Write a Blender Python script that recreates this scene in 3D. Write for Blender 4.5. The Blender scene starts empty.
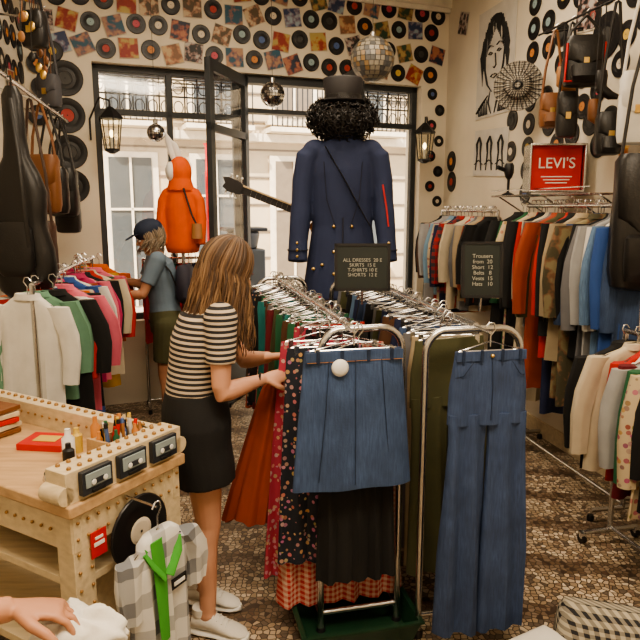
import bpy, math, random, bmesh
from mathutils import Vector, Matrix, noise
random.seed(11)
V=Vector
pi=math.pi
# ------------------------------------------------------------------ materials
MC={}
def newmat(name):
    m=bpy.data.materials.new(name); m.use_nodes=True
    nt=m.node_tree; b=nt.nodes['Principled BSDF']
    return m,nt,b
def c4(c,k=1.0): return (min(1,c[0]*k),min(1,c[1]*k),min(1,c[2]*k),1)
def N(nt,t,**kw):
    n=nt.nodes.new(t)
    for k,v in kw.items(): setattr(n,k,v)
    return n
def math_(nt,op,a,b=None):
    n=N(nt,'ShaderNodeMath',operation=op)
    for i,x in enumerate((a,b)):
        if x is None: continue
        if isinstance(x,(int,float)): n.inputs[i].default_value=x
        else: nt.links.new(x,n.inputs[i])
    return n.outputs[0]
def mixc(nt,f,a,b):
    n=N(nt,'ShaderNodeMix',data_type='RGBA')
    if isinstance(f,(int,float)): n.inputs[0].default_value=f
    else: nt.links.new(f,n.inputs[0])
    for i,x in ((6,a),(7,b)):
        if isinstance(x,tuple): n.inputs[i].default_value=x
        else: nt.links.new(x,n.inputs[i])
    return n.outputs[2]
def mat(name,c1,rough=.7,metal=0.,kind='plain',c2=None,s=1.,bump=.15,bs=120.,th=0.):
    if name in MC: return MC[name]
    m,nt,b=newmat(name); L=nt.links
    b.inputs['Roughness'].default_value=rough; b.inputs['Metallic'].default_value=metal
    tc=N(nt,'ShaderNodeTexCoord'); co=tc.outputs['Object']
    nz=N(nt,'ShaderNodeTexNoise'); nz.inputs['Scale'].default_value=9*s; nz.inputs['Detail'].default_value=4
    L.new(co,nz.inputs['Vector'])
    c2=c2 or c1
    if kind=='plain':
        out=mixc(nt,nz.outputs[0],c4(c1,.78),c4(c1,1.18))
    elif kind=='denim':
        mp=N(nt,'ShaderNodeMapping'); mp.inputs['Scale'].default_value=(60,60,6); L.new(co,mp.inputs[0])
        n2=N(nt,'ShaderNodeTexNoise'); n2.inputs['Scale'].default_value=3; L.new(mp.outputs[0],n2.inputs['Vector'])
        f=math_(nt,'MULTIPLY',n2.outputs[0],nz.outputs[0]); f=math_(nt,'MULTIPLY',f,2.0)
        out=mixc(nt,f,c4(c1,.65),c4(c2 if c2!=c1 else c1,1.6))
    elif kind in('hstripe','vstripe','plaid'):
        sp=N(nt,'ShaderNodeSeparateXYZ'); L.new(co,sp.inputs[0])
        xy=math_(nt,'ADD',sp.outputs[0],math_(nt,'MULTIPLY',sp.outputs[1],.5))
        fz=math_(nt,'GREATER_THAN',math_(nt,'SINE',math_(nt,'MULTIPLY',sp.outputs[2],2*pi/s)),th)
        fx=math_(nt,'GREATER_THAN',math_(nt,'SINE',math_(nt,'MULTIPLY',xy,2*pi/s)),th)
        f={'hstripe':fz,'vstripe':fx,'plaid':math_(nt,'MULTIPLY',math_(nt,'ADD',fz,fx),.5)}[kind]
        out=mixc(nt,f,c4(c1),c4(c2))
    elif kind=='floral':
        vo=N(nt,'ShaderNodeTexVoronoi'); vo.inputs['Scale'].default_value=s; L.new(co,vo.inputs['Vector'])
        hs=N(nt,'ShaderNodeHueSaturation'); hs.inputs['Saturation'].default_value=.8; hs.inputs['Value'].default_value=.6
        L.new(vo.outputs['Color'],hs.inputs['Color'])
        k=math_(nt,'LESS_THAN',vo.outputs['Distance'],.36)
        pc=mixc(nt,.6,hs.outputs[0],c4(c2))
        out=mixc(nt,k,c4(c1),pc)
    elif kind=='wood':
        mp=N(nt,'ShaderNodeMapping'); mp.inputs['Scale'].default_value=(3,22,22); mp.inputs['Rotation'].default_value=(0,0,.5); L.new(co,mp.inputs[0])
        n2=N(nt,'ShaderNodeTexNoise'); n2.inputs['Scale'].default_value=2*s; n2.inputs['Detail'].default_value=6; L.new(mp.outputs[0],n2.inputs['Vector'])
        out=mixc(nt,n2.outputs[0],c4(c1,.7),c4(c2,1.2))
    elif kind=='photo':
        n2=N(nt,'ShaderNodeTexNoise'); n2.inputs['Scale'].default_value=s; n2.inputs['Detail'].default_value=2; L.new(co,n2.inputs['Vector'])
        cr=N(nt,'ShaderNodeValToRGB'); L.new(n2.outputs[0],cr.inputs[0])
        e=cr.color_ramp.elements; e[0].position=.44; e[0].color=c4(c1); e[1].position=.60; e[1].color=c4(c2)
        x=e.new(.52); x.color=(.5*(c1[0]+c2[0])+.05,.4*(c1[1]+c2[1]),.4*(c1[2]+c2[2]),1)
        out=cr.outputs[0]
    L.new(out,b.inputs['Base Color'])
    if bump>0:
        n3=N(nt,'ShaderNodeTexNoise'); n3.inputs['Scale'].default_value=bs; L.new(co,n3.inputs['Vector'])
        bp=N(nt,'ShaderNodeBump'); bp.inputs['Strength'].default_value=bump; bp.inputs['Distance'].default_value=.004
        L.new(n3.outputs[0],bp.inputs['Height']); L.new(bp.outputs[0],b.inputs['Normal'])
    MC[name]=m; return m
def floor_mat():
    m,nt,b=newmat('mosaic_floor'); L=nt.links
    tc=N(nt,'ShaderNodeTexCoord'); co=tc.outputs['Object']
    SC=38
    v1=N(nt,'ShaderNodeTexVoronoi',voronoi_dimensions='2D'); v1.inputs['Scale'].default_value=SC; v1.inputs['Randomness'].default_value=.85; L.new(co,v1.inputs['Vector'])
    v2=N(nt,'ShaderNodeTexVoronoi',feature='DISTANCE_TO_EDGE',voronoi_dimensions='2D'); v2.inputs['Scale'].default_value=SC; v2.inputs['Randomness'].default_value=.85; L.new(co,v2.inputs['Vector'])
    sp=N(nt,'ShaderNodeSeparateXYZ'); L.new(v1.outputs['Color'],sp.inputs[0])
    cr=N(nt,'ShaderNodeValToRGB'); cr.color_ramp.interpolation='CONSTANT'; L.new(sp.outputs[0],cr.inputs[0])
    e=cr.color_ramp.elements; e[0].position=0; e[0].color=(.15,.115,.09,1); e[1].position=.14; e[1].color=(.34,.255,.17,1)
    for p,c in ((.42,(.47,.375,.27,1)),(.72,(.60,.51,.39,1)),(.92,(.26,.175,.12,1))):
        x=e.new(p); x.color=c
    wv=N(nt,'ShaderNodeTexWave',wave_type='RINGS'); wv.inputs['Scale'].default_value=.8; wv.inputs['Distortion'].default_value=4; wv.inputs['Detail'].default_value=1
    L.new(v1.outputs['Position'],wv.inputs['Vector'])
    f=math_(nt,'GREATER_THAN',wv.outputs[0],.80)
    mul=N(nt,'ShaderNodeMix',data_type='RGBA',blend_type='MULTIPLY'); mul.inputs[0].default_value=1
    L.new(cr.outputs[0],mul.inputs[6]); mul.inputs[7].default_value=(.45,.40,.38,1)
    o=mixc(nt,f,cr.outputs[0],mul.outputs[2])
    g=math_(nt,'GREATER_THAN',v2.outputs[0],.09)
    o=mixc(nt,g,(.07,.05,.035,1),o)
    L.new(o,b.inputs['Base Color']); b.inputs['Roughness'].default_value=.34
    bp=N(nt,'ShaderNodeBump'); bp.inputs['Strength'].default_value=.5; bp.inputs['Distance'].default_value=.004
    mn=math_(nt,'MINIMUM',v2.outputs[0],.15); L.new(mn,bp.inputs['Height']); L.new(bp.outputs[0],b.inputs['Normal'])
    return m
def glass_mat(name,tint=(1,1,1),gl=.06):
    m=bpy.data.materials.new(name); m.use_nodes=True; nt=m.node_tree; nt.nodes.clear()
    o=N(nt,'ShaderNodeOutputMaterial'); t=N(nt,'ShaderNodeBsdfTransparent'); t.inputs[0].default_value=c4(tint)
    g=N(nt,'ShaderNodeBsdfGlossy'); g.inputs['Roughness'].default_value=.05
    mx=N(nt,'ShaderNodeMixShader'); mx.inputs[0].default_value=gl
    nt.links.new(t.outputs[0],mx.inputs[1]); nt.links.new(g.outputs[0],mx.inputs[2]); nt.links.new(mx.outputs[0],o.inputs[0])
    return m
def emis(name,c,st):
    m,nt,b=newmat(name); b.inputs['Base Color'].default_value=c4(c); b.inputs['Emission Color'].default_value=c4(c); b.inputs['Emission Strength'].default_value=st
    return m
# ------------------------------------------------------------------ mesh builder
class MB:
    def __init__(s): s.v=[];s.f=[];s.mi=[];s.mats=[];s.M=Matrix()
    def mid(s,m):
        if m not in s.mats: s.mats.append(m)
        return s.mats.index(m)
    def add(s,vs,fs,m):
        o=len(s.v); k=s.mid(m)
        s.v+= [s.M@V(p) for p in vs]
        for f in fs: s.f.append(tuple(i+o for i in f)); s.mi.append(k)
    def box(s,c,size,m,R=None):
        hx,hy,hz=[a/2 for a in size]; c=V(c); vs=[]
        for z in(-hz,hz):
            for x,y in((-hx,-hy),(hx,-hy),(hx,hy),(-hx,hy)):
                p=V((x,y,z)); 
                if R: p=R@p
                vs.append(c+p)
        s.add(vs,[(0,3,2,1),(4,5,6,7),(0,1,5,4),(1,2,6,5),(2,3,7,6),(3,0,4,7)],m)
    def rings(s,rs,m,cap=True,closed=False):
        n=len(rs[0]); vs=[p for r in rs for p in r]; fs=[]
        R=len(rs)
        for i in range(R if closed else R-1):
            j=(i+1)%R
            for a in range(n):
                b=(a+1)%n; fs.append((i*n+a,i*n+b,j*n+b,j*n+a))
        if cap and not closed:
            fs.append(tuple(reversed(range(n)))); fs.append(tuple((R-1)*n+a for a in range(n)))
        s.add(vs,fs,m)
    def tube(s,pts,r,m,n=8,closed=False,flat=None):
        pts=[V(p) for p in pts]; K=len(pts)
        if isinstance(r,(int,float)): r=[r]*K
        ref=None; rs=[]
        for i,p in enumerate(pts):
            a=pts[i-1] if (i>0 or closed) else p; b=pts[(i+1)%K] if (i<K-1 or closed) else p
            t=(b-a).normalized() if (b-a).length>1e-9 else V((0,0,1))
            if ref is None:
                ref=t.cross(V((0,0,1)))
                if ref.length<.1: ref=t.cross(V((1,0,0)))
            ref=(ref-t*ref.dot(t)); 
            if ref.length<1e-6: ref=t.orthogonal()
            ref.normalize(); q=t.cross(ref)
            rs.append([p+ref*(r[i]*math.cos(2*pi*k/n))+q*(r[i]*math.sin(2*pi*k/n)*(flat or 1)) for k in range(n)])
        s.rings(rs,m,closed=closed)
    def etube(s,pts,rr,side,m,n=20,e=1.0):
        pts=[V(p) for p in pts]; side=V(side).normalized(); rs=[]
        for i,p in enumerate(pts):
            a=pts[max(0,i-1)]; b=pts[min(len(pts)-1,i+1)]; t=(b-a).normalized()
            sd=(side-t*side.dot(t)).normalized(); q=t.cross(sd)
            ring=[]
            for k in range(n):
                c_=math.cos(2*pi*k/n); s_=math.sin(2*pi*k/n)
                c_=math.copysign(abs(c_)**e,c_); s_=math.copysign(abs(s_)**e,s_)
                ring.append(p+sd*rr[i][0]*c_+q*rr[i][1]*s_)
            rs.append(ring)
        s.rings(rs,m)
    def sph(s,c,r,m,nu=16,nv=10,R=None):
        c=V(c)
        if isinstance(r,(int,float)): r=(r,r,r)
        vs=[];fs=[]
        for j in range(1,nv):
            t=pi*j/nv
            for i in range(nu):
                a=2*pi*i/nu; p=V((r[0]*math.sin(t)*math.cos(a),r[1]*math.sin(t)*math.sin(a),r[2]*math.cos(t)))
                if R: p=R@p
                vs.append(c+p)
        tp=V((0,0,r[2])); bt=V((0,0,-r[2]))
        if R: tp=R@tp; bt=R@bt
        vs+= [c+tp,c+bt]; T=len(vs)-2
        for j in range(nv-2):
            for i in range(nu):
                k=(i+1)%nu; fs.append((j*nu+i,(j+1)*nu+i,(j+1)*nu+k,j*nu+k))
        for i in range(nu):
            k=(i+1)%nu; fs.append((T,i,k)); fs.append((T+1,(nv-2)*nu+k,(nv-2)*nu+i))
        s.add(vs,fs,m)
    def lathe(s,prof,c,m,R=None,n=24):
        c=V(c); rs=[]
        for r,z in prof:
            ring=[]
            for k in range(n):
                p=V((r*math.cos(2*pi*k/n),r*math.sin(2*pi*k/n),z))
                if R: p=R@p
                ring.append(c+p)
            rs.append(ring)
        s.rings(rs,m)
    def finish(s,name,parent=None,ang=45,bevel=0,remesh=0,smooth=0,flat=False,solid=0):
        me=bpy.data.meshes.new(name); me.from_pydata([tuple(p) for p in s.v],[],s.f)
        for m in s.mats: me.materials.append(m)
        me.polygons.foreach_set('material_index',s.mi)
        bm=bmesh.new(); bm.from_mesh(me); bmesh.ops.recalc_face_normals(bm,faces=bm.faces); bm.to_mesh(me); bm.free()
        if not flat:
            me.polygons.foreach_set('use_smooth',[True]*len(me.polygons)); me.set_sharp_from_angle(angle=math.radians(ang))
        me.update()
        o=bpy.data.objects.new(name,me); bpy.context.scene.collection.objects.link(o)
        if bevel:
            b=o.modifiers.new('b','BEVEL'); b.width=bevel; b.segments=2; b.limit_method='ANGLE'
        if remesh:
            r=o.modifiers.new('r','REMESH'); r.mode='VOXEL'; r.voxel_size=remesh; r.use_smooth_shade=True
            if smooth:
                q=o.modifiers.new('s','SMOOTH'); q.factor=.5; q.iterations=smooth
        if parent: o.parent=parent
        return o
def empty(name,loc=(0,0,0)):
    o=bpy.data.objects.new(name,None); o.empty_display_size=.1; bpy.context.scene.collection.objects.link(o); return o
def place(pos,d):
    return Matrix.Translation(V(pos))@Matrix.Rotation(math.atan2(-d[0],d[1]),4,'Z')
def frameM(o,x,y,z):
    M=Matrix.Identity(4)
    for i,a in enumerate((x,y,z)):
        a=V(a).normalized()
        for j in range(3): M[j][i]=a[j]
    for j in range(3): M[j][3]=o[j]
    return M
def text(name,body,M,size,m,parent=None,ext=.0015):
    cu=bpy.data.curves.new(name,'FONT'); cu.body=body; cu.size=size; cu.extrude=ext; cu.align_x='CENTER'; cu.align_y='CENTER'
    cu.materials.append(m); o=bpy.data.objects.new(name,cu); bpy.context.scene.collection.objects.link(o); o.matrix_world=M
    if parent: o.parent=parent
    return o
# ------------------------------------------------------------------ common materials
WALL=mat('wall_plaster',(.74,.67,.55),.85,bump=.1,bs=40,s=.2)
CHROME=mat('chrome',(.62,.62,.62),.25,1.,bump=0)
BLACKM=mat('black_metal',(.02,.02,.022),.45,.3,bump=0)
VINYL=mat('vinyl_black',(.012,.012,.014),.38,bump=0)
LEATHER=mat('black_leather',(.015,.014,.014),.4,bump=.3,bs=90)
BROWNL=mat('brown_leather',(.20,.08,.03),.45,bump=.3,bs=60)
TAN=mat('tan_leather',(.36,.17,.07),.5,bump=.2)
WOODM=mat('desk_top_wood',(.46,.28,.14),.5,kind='wood',c2=(.58,.40,.23),bump=.1)
CREAM=mat('cream_painted_wood',(.62,.50,.31),.5,kind='wood',c2=(.70,.59,.41),bump=.1)
GOLD=mat('brass',(.8,.55,.2),.3,1.,bump=0)
WHITE=mat('white_plastic',(.80,.80,.77),.4,bump=0)
RED=mat('red_plastic',(.55,.02,.02),.4,bump=0)
FRAME=mat('dark_window_frame',(.035,.04,.045),.5,bump=.05)
GLASS=glass_mat('window_glass')
LABELS=[mat('label_%d'%i,c,.5,bump=0) for i,c in enumerate([(.42,.05,.04),(.60,.24,.07),(.7,.62,.5),(.08,.14,.34),(.5,.08,.12),(.6,.42,.1),(.3,.42,.45),(.05,.05,.05)])]
PHOTOS=[mat('print_%d'%i,a,.5,kind='photo',c2=b,s=s,bump=0) for i,(a,b,s) in enumerate([((.20,.10,.05),(.50,.36,.20),14),((.02,.03,.06),(.42,.18,.11),18),((.28,.03,.02),(.45,.35,.12),15),((.02,.02,.02),(.45,.43,.40),20),((.02,.09,.15),(.42,.25,.16),14),((.10,.07,.04),(.55,.44,.30),18),((.03,.07,.04),(.42,.32,.13),15),((.03,.05,.13),(.30,.40,.48),16)])]
# ------------------------------------------------------------------ ROOM
H=3.75
O_b=V((-2.35,5.35,0)); e_b=V((.933,.36,0)).normalized(); Lb=3.89
n_b=V((-e_b.y,e_b.x,0))
O_r=O_b+e_b*Lb; e_r=V((.216,-.976,0)).normalized(); n_r=V((-e_r.y,e_r.x,0))
e_l=V((.205,-.979,0)).normalized(); n_l=V((e_l.y,-e_l.x,0))
MBk=frameM(O_b,e_b,n_b,(0,0,1))
MR=frameM(O_r,e_r,n_r,(0,0,1))
ML=frameM(O_b,e_l,n_l,(0,0,1))
def wallobj(name,M,segs,m=WALL,bev=0):
    B=MB(); B.M=M
    for s0,s1,z0,z1,y0,y1 in segs: B.box(((s0+s1)/2,(y0+y1)/2,(z0+z1)/2),(s1-s0,y1-y0,z1-z0),m)
    return B.finish(name,bevel=bev)
T=.3
wallobj('wall_back',MBk,[(-.3,.51,0,H,0,T),(.51,1.76,0,.75,0,T),(.51,3.6,2.93,H,0,T),(2.68,2.9,0,2.93,0,T),(2.9,3.6,0,.75,0,T),(3.6,Lb+.3,0,H,0,T)])
wallobj('wall_right',MR,[(0,7.6,0,H,0,.2)])
wallobj('wall_left',ML,[(0,6.2,0,H,0,.2)])
wallobj('wall_front',Matrix.Translation((0,-.75,0)),[(-1.6,3.2,0,H,-.2,0)])
B=MB(); B.add([(-4,-.9,0),(4,-.9,0),(4,5.6,0),(2,7.2,0),(-2.6,5.45,0),(-4,5,0)],[(0,1,2,3,4,5)],floor_mat()); B.finish('floor')
B=MB(); B.box((0,3.3,H+.05),(7.5,8.6,.1),mat('ceiling_paint',(.80,.76,.68),.9,bump=0)); B.finish('ceiling')
wallobj('trim_cornice',MBk,[(0,Lb,H-.08,H,-.06,0),(0,Lb,H-.12,H-.08,-.03,0)],mat('trim_white',(.82,.78,.70),.6,bump=0))
wallobj('baseboard_right',MR,[(0,7,0,.12,-.02,0)],CREAM); wallobj('baseboard_left',ML,[(0,5.5,0,.12,-.02,0)],CREAM)
def window(name,s0,s1,z0,z1,mull,trans):
    E=empty(name); B=MB(); B.M=MBk; y=.12; w=.055
    for a,b,c,d in [(s0,s0+w,z0,z1),(s1-w,s1,z0,z1),(s0,s1,z0,z0+w),(s0,s1,z1-w,z1),(s0,s1,trans-.025,trans+.025)]+[(q-.025,q+.025,z0,z1) for q in mull]:
        B.box(((a+b)/2,y,(c+d)/2),(b-a,.06,d-c),FRAME)
    B.finish('frame',E,bevel=.004)
    B=MB(); B.M=MBk; B.box(((s0+s1)/2,y,(z0+z1)/2),(s1-s0,.004,z1-z0),GLASS); B.finish('pane',E)
    B=MB(); B.M=MBk
    yy=.27; k=int((s1-s0)/.11)
    for i in range(k+1):
        x=s0+(s1-s0)*i/k; B.box((x,yy,(z1+trans)/2+.0),(.012,.012,z1-trans),BLACKM)
        if i<k:
            xc=x+(s1-s0)/k/2
            for zc in (trans+.09,z1-.12):
                B.tube([(xc+.042*math.cos(a*pi/6),yy,zc+.055*math.sin(a*pi/6)) for a in range(12)],.005,BLACKM,6,closed=True)
    for z in(trans+.01,trans+.18,z1-.03): B.box(((s0+s1)/2,yy,z),(s1-s0,.014,.014),BLACKM)
    for i in range(4): B.box(((s0+s1)/2,yy+.02,z1-.02-.03*i),(s1-s0,.05,.006),FRAME)
    B.finish('iron_grille',E)
window('window_1',.51,1.76,.75,2.93,[1.14],2.55)
window('window_2',2.9,3.6,.75,2.93,[],2.55)
def leaf(name,h,d):
    d=V(d).normalized(); M=frameM(h,d,V((-d.y,d.x,0)),(0,0,1)); E=empty(name); B=MB(); B.M=M; w=.84; z0,z1=.02,2.9
    for a,b,c,e in [(0,.08,z0,z1),(w-.08,w,z0,z1),(0,w,z0,.75),(0,w,z1-.09,z1),(0,w,1.05,1.11),(0,w,2.35,2.41)]:
        B.box(((a+b)/2,0,(c+e)/2),(b-a,.045,e-c),FRAME)
    B.tube([(w-.04,-.03,1.0),(w-.04,-.07,1.0),(w-.04,-.07,1.2),(w-.04,-.03,1.2)],.008,GOLD)
    B.finish('stile_and_rails',E,bevel=.004)
    B=MB(); B.M=M; B.box((w/2,0,1.8),(w-.12,.005,2.2),GLASS); B.finish('pane',E)
hp=MBk@V((1.82,.05,0)); leaf('door_1',hp,V((-.9,5.16,0))-hp)
hp=MBk@V((2.64,.05,0)); leaf('door_2',hp,(.30,-.95,0))
B=MB(); B.M=MBk
for a,b,c,d in [(1.76,1.82,0,2.93),(2.63,2.68,0,2.93),(1.76,2.68,2.86,2.93),(1.76,2.68,2.60,2.64)]: B.box(((a+b)/2,.12,(c+d)/2),(b-a,.12,d-c),FRAME)
B.finish('trim_door_frame')
# exterior street
B=MB(); B.M=MBk
STONE=mat('facade_stone',(.50,.39,.26),.9,bump=.1,bs=8,s=.3); STONE2=mat('facade_trim',(.66,.56,.42),.8,bump=0); DKG=mat('facade_glass',(.07,.075,.075),.3,bump=0); SHUT=mat('shutter',(.16,.12,.08),.6,bump=0)
B.box((2,6.2,4),(22,.3,8.6),STONE)
for i in range(-4,7):
    x=i*1.5-.2
    for z0,z1 in((.7,2.6),(3.4,5.0),(5.7,7.2)):
        if i in(1,3) and z0<1: z0=0
        B.box((x,6.03,(z0+z1)/2),(.95,.06,z1-z0+.2),STONE2); B.box((x,6.0,(z0+z1)/2),(.72,.05,z1-z0),DKG if (i%3) else SHUT)
        B.box((x,5.96,(z0+z1)/2),(.04,.05,z1-z0),STONE2); B.box((x,5.96,z0+(z1-z0)*.66),(.72,.05,.04),STONE2)
        B.box((x,5.92,z0-.12),(1.1,.2,.08),STONE2)
for k in range(16): B.box((2,6.03,.3+.5*k),(22,.03,.03),SHUT)
for z in(3.0,5.3,7.8): B.box((2,5.95,z),(22,.3,.14),STONE2)
for i in range(-2,6):
    x=i*1.5-.2
    B.box((x,5.70,3.12),(1.2,.5,.08),STONE2)
    for k in range(13): B.box((x-.57+.095*k,5.48,3.5),(.018,.018,.7),BLACKM)
    B.box((x,5.48,3.86),(1.2,.04,.03),BLACKM)
B.finish('street_building')
B=MB(); B.M=MBk; B.box((2,3.25,-.16),(22,6.1,.1),mat('street_paving',(.50,.44,.36),.8,bump=.2,bs=6)); B.box((2,5.5,-.08),(22,1.0,.1),STONE2); B.finish('street_ground')
B=MB(); B.M=MBk; B.lathe([(.10,-.1),(.10,.1),(.05,.2),(.045,2.6),(.07,2.65)],(2.18,3.6,0),RED,n=12); B.box((2.18,3.5,1.7),(.14,.04,1.1),RED); B.finish('street_sign_post')
B=MB(); B.M=MBk; B.box((2.42,2.6,.55),(.5,.4,1.3),FRAME); B.lathe([(.18,0),(.22,.2),(.2,.24)],(2.42,2.6,1.2),BLACKM); B.box((2.42,2.6,1.46),(.56,.46,.05),BLACKM); B.finish('street_litter_bin',bevel=.02)
# ------------------------------------------------------------------ records & prints on walls
def record(B,M,r,lab):
    R=Matrix.Rotation(pi/2,3,'X'); old=B.M; B.M=M
    B.lathe([(.004,.006),(r*.38,.006),(r*.40,.008),(r*.6,.0065),(r*.62,.008),(r*.9,.007),(r*.97,.008),(r,.004),(r,.001),(.004,.001)],(0,0,0),VINYL,R,n=28)
    B.lathe([(.006,.006),(r*.36,.0095),(r*.37,.0085)],(0,0,0),lab,R,n=20)
    B.lathe([(.002,.011),(r*.04,.0115)],(0,0,0),BLACKM,R,n=8)
    B.M=old
def lm(M,s,z,rot=0,off=0.002): return M@Matrix.Translation((s,-off,z))@Matrix.Rotation(rot,4,'Y')
B=MB(); C=MB()
CARD=mat('sleeve_card',(.55,.50,.42),.6,bump=0)
def card(C,M,w,h,m):
    old=C.M; C.M=M; C.box((0,-.002,0),(w,.004,h),CARD); C.box((0,-.005,0),(w*.93,.003,h*.93),m); C.M=old
row=0
for z in(3.05,3.235,3.42,3.60):
    s=.09+(.07 if row%2 else 0); i=row
    while s<Lb-.08:
        j=random.uniform(-.02,.02)
        if (i%5) in (0,3) or random.random()<.1: record(B,lm(MBk,s,z+j),.08,random.choice(LABELS))
        else: card(C,lm(MBk,s,z+j,random.uniform(-.5,.5)),.165,.165,random.choice(PHOTOS))
        s+=.180; i+=1
    row+=1
for z in(2.78,2.49,2.2,1.92): record(B,lm(MBk,.30,z),.14,random.choice([LABELS[7],LABELS[2],LABELS[0]]))
for s,z in((.10,2.9),(.22,3.0),(.12,2.72),(.08,2.5)): record(B,lm(MBk,s,z-.02,0,.012),.08,random.choice(LABELS))
for k in range(8): record(B,lm(MBk,3.72+.09*(k%2),2.86-.15*k),.055,random.choice(LABELS))
for k,z in enumerate([1.86+.175*i for i in range(11)]): record(B,lm(MR,1.62,z),.083,random.choice(LABELS))
for s,z,r in [(2.0,2.95,.083),(2.18,2.8,.083),(2.02,2.75,.083),(2.2,3.15,.083),(2.0,3.2,.083),(2.5,2.82,.145),(2.5,3.15,.145),(2.28,2.62,.083),(2.1,2.5,.083),(2.3,2.42,.083),
              (2.75,3.0,.083),(2.92,3.12,.083),(2.85,2.85,.083),(3.05,2.98,.083),(3.2,3.1,.083),(2.7,3.2,.083),(2.46,2.5,.083),(3.3,2.85,.12),(1.85,2.1,.083),(2.02,2.2,.083),(1.9,2.35,.083),(2.6,2.3,.083),(2.75,2.2,.083),(1.85,2.55,.083),(2.2,2.25,.083),(2.4,2.3,.083),(1.83,1.95,.083),(2.5,2.15,.083),(1.84,2.9,.083),(1.82,3.08,.083),(2.35,2.98,.083),(2.66,2.62,.083),(2.7,2.78,.083),(2.9,2.4,.083),(1.36,2.45,.083),(1.36,2.2,.083)]:
    record(B,lm(MR,s,z),r,random.choice(LABELS))
record(B,lm(MR,.18,2.2),.1,LABELS[1]); record(B,lm(MR,.2,2.0),.1,LABELS[0])
for i in range(26):
    record(B,lm(ML,.12+.19*(i%9)+random.uniform(-.02,.02),2.75+.22*(i//9)+random.uniform(-.03,.03)),.083,random.choice(LABELS))
B.finish('vinyl_record_wall_collage',ang=30)
for s,z,w,h,r in [(2.28,3.05,.22,.3,.1),(3.05,2.62,.3,.42,0),(3.1,2.15,.26,.34,.1),(2.95,3.3,.2,.2,.3),(1.9,3.4,.2,.2,.1),(3.35,2.45,.25,.3,0),(.35,3.45,.2,.2,.3),(2.35,3.4,.2,.2,-.2),(2.7,3.42,.2,.2,.2)]: card(C,lm(MR,s,z,r,.004),w,h,random.choice(PHOTOS))
for s,z in((.5,2.6),(1.1,2.62),(1.5,3.4)): card(C,lm(ML,s,z,.1,.014),.2,.25,random.choice(PHOTOS))
C.finish('photo_print_collage')
B=MB(); B.M=lm(MR,2.86,2.08); R=Matrix.Rotation(pi/2,3,'X')
B.lathe([(.01,.008),(.06,.01),(.065,.008),(.145,.008),(.15,.002),(.01,.001)],(0,0,0),GOLD,R,32); B.lathe([(.01,.012),(.055,.012)],(0,0,0),LABELS[2],R); B.finish('gold_record')
B=MB(); B.M=lm(MR,1.02,2.98); PW=mat('poster_paper',(.62,.59,.54),.7,bump=0); INK=mat('ink',(.03,.03,.03),.8,bump=0)
B.box((0,-.004,0),(.66,.006,.9),PW)
def stroke(B,pts,r): B.tube([(p[0],-.009,p[1]) for p in pts],r,INK,6,flat=.2)
for i in range(44):
    a=-.2+i/43*(pi+.4); x=.17*math.cos(a); z=.14+.2*math.sin(a)
    stroke(B,[(x*.8,z*.8+.03),(x*1.15+random.uniform(-.02,.02),z*1.1),(x*1.35+random.uniform(-.03,.03),z-.05*abs(math.cos(a))-.05),(x*1.3,z-.2*abs(math.cos(a))-.08)],[.004,.012,.011,.003])
for sx in(-1,1):
    stroke(B,[(sx*.13,.12),(sx*.08,.14),(sx*.03,.12)],.011); stroke(B,[(sx*.11,.07),(sx*.075,.085),(sx*.04,.07),(sx*.075,.06),(sx*.11,.07)],.011)
    stroke(B,[(sx*.17,.1),(sx*.165,-.05),(sx*.11,-.18),(sx*.03,-.25)],[.008,.016,.016,.008])
    stroke(B,[(sx*.1,-.27),(sx*.2,-.34),(sx*.3,-.4)],[.008,.022,.016])
    stroke(B,[(sx*.06,-.24),(sx*.08,-.33),(sx*.03,-.43)],[.006,.016,.008])
    for k in range(6): stroke(B,[(sx*(.12+.03*k),-.30-.01*k),(sx*(.10+.03*k),-.43)],[.006,.012])
stroke(B,[(.01,.06),(.03,-.04),(0,-.06),(-.02,-.045)],.01); stroke(B,[(-.06,-.12),(-.02,-.105),(0,-.11),(.02,-.105),(.06,-.12),(0,-.14),(-.06,-.12)],.011)
B.finish('portrait_poster')
B=MB(); B.M=lm(MR,1.0,2.22,.05); B.box((0,-.004,0),(.62,.008,.4),PW)
for k in range(3):
    cx=-.2+.2*k
    stroke(B,[(cx-.05,-.15),(cx-.03,.0),(cx-.04,.08),(cx,.14),(cx+.04,.08),(cx+.03,0),(cx+.06,-.15)],[.01,.014,.02,.016,.02,.014,.01])
    stroke(B,[(cx-.08,-.1),(cx,-.06),(cx+.08,-.1)],.01)
B.finish('sketch_poster')
# ------------------------------------------------------------------ garments
def lev(B,m,L,n=26,ph=0,fr=3,e=.55,cx=0):
    rs=[]
    for (z,hw,ht,am,dx) in L:
        ring=[]
        for k in range(n):
            a=2*pi*k/n; c_=math.cos(a); s_=math.sin(a)
            x=cx+dx+hw*c_; y=ht*math.copysign(abs(s_)**e,s_)+am*math.sin(fr*pi*c_+ph+z*2.5)+am*.4*math.sin(fr*2.3*c_+ph*2)
            ring.append((x,y,z))
        rs.append(ring)
    B.rings(rs,m)
def hanger(B,w=.2,clip=False):
    B.tube([(0,0,-.05),(0,0,-.01),(.018,0,.014),(.012,0,.036),(-.006,0,.038),(-.02,0,.02)],.0032,CHROME,5)
    if clip:
        B.tube([(-w,0,-.065),(0,0,-.03),(w,0,-.065),(-w,0,-.065)],.0032,CHROME,5)
        for s in(-1,1): B.box((s*w*.85,0,-.075),(.02,.03,.035),CHROME)
    else: B.tube([(-w,0,-.12),(0,0,-.055),(w,0,-.12)],.005,CHROME,5)
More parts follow.
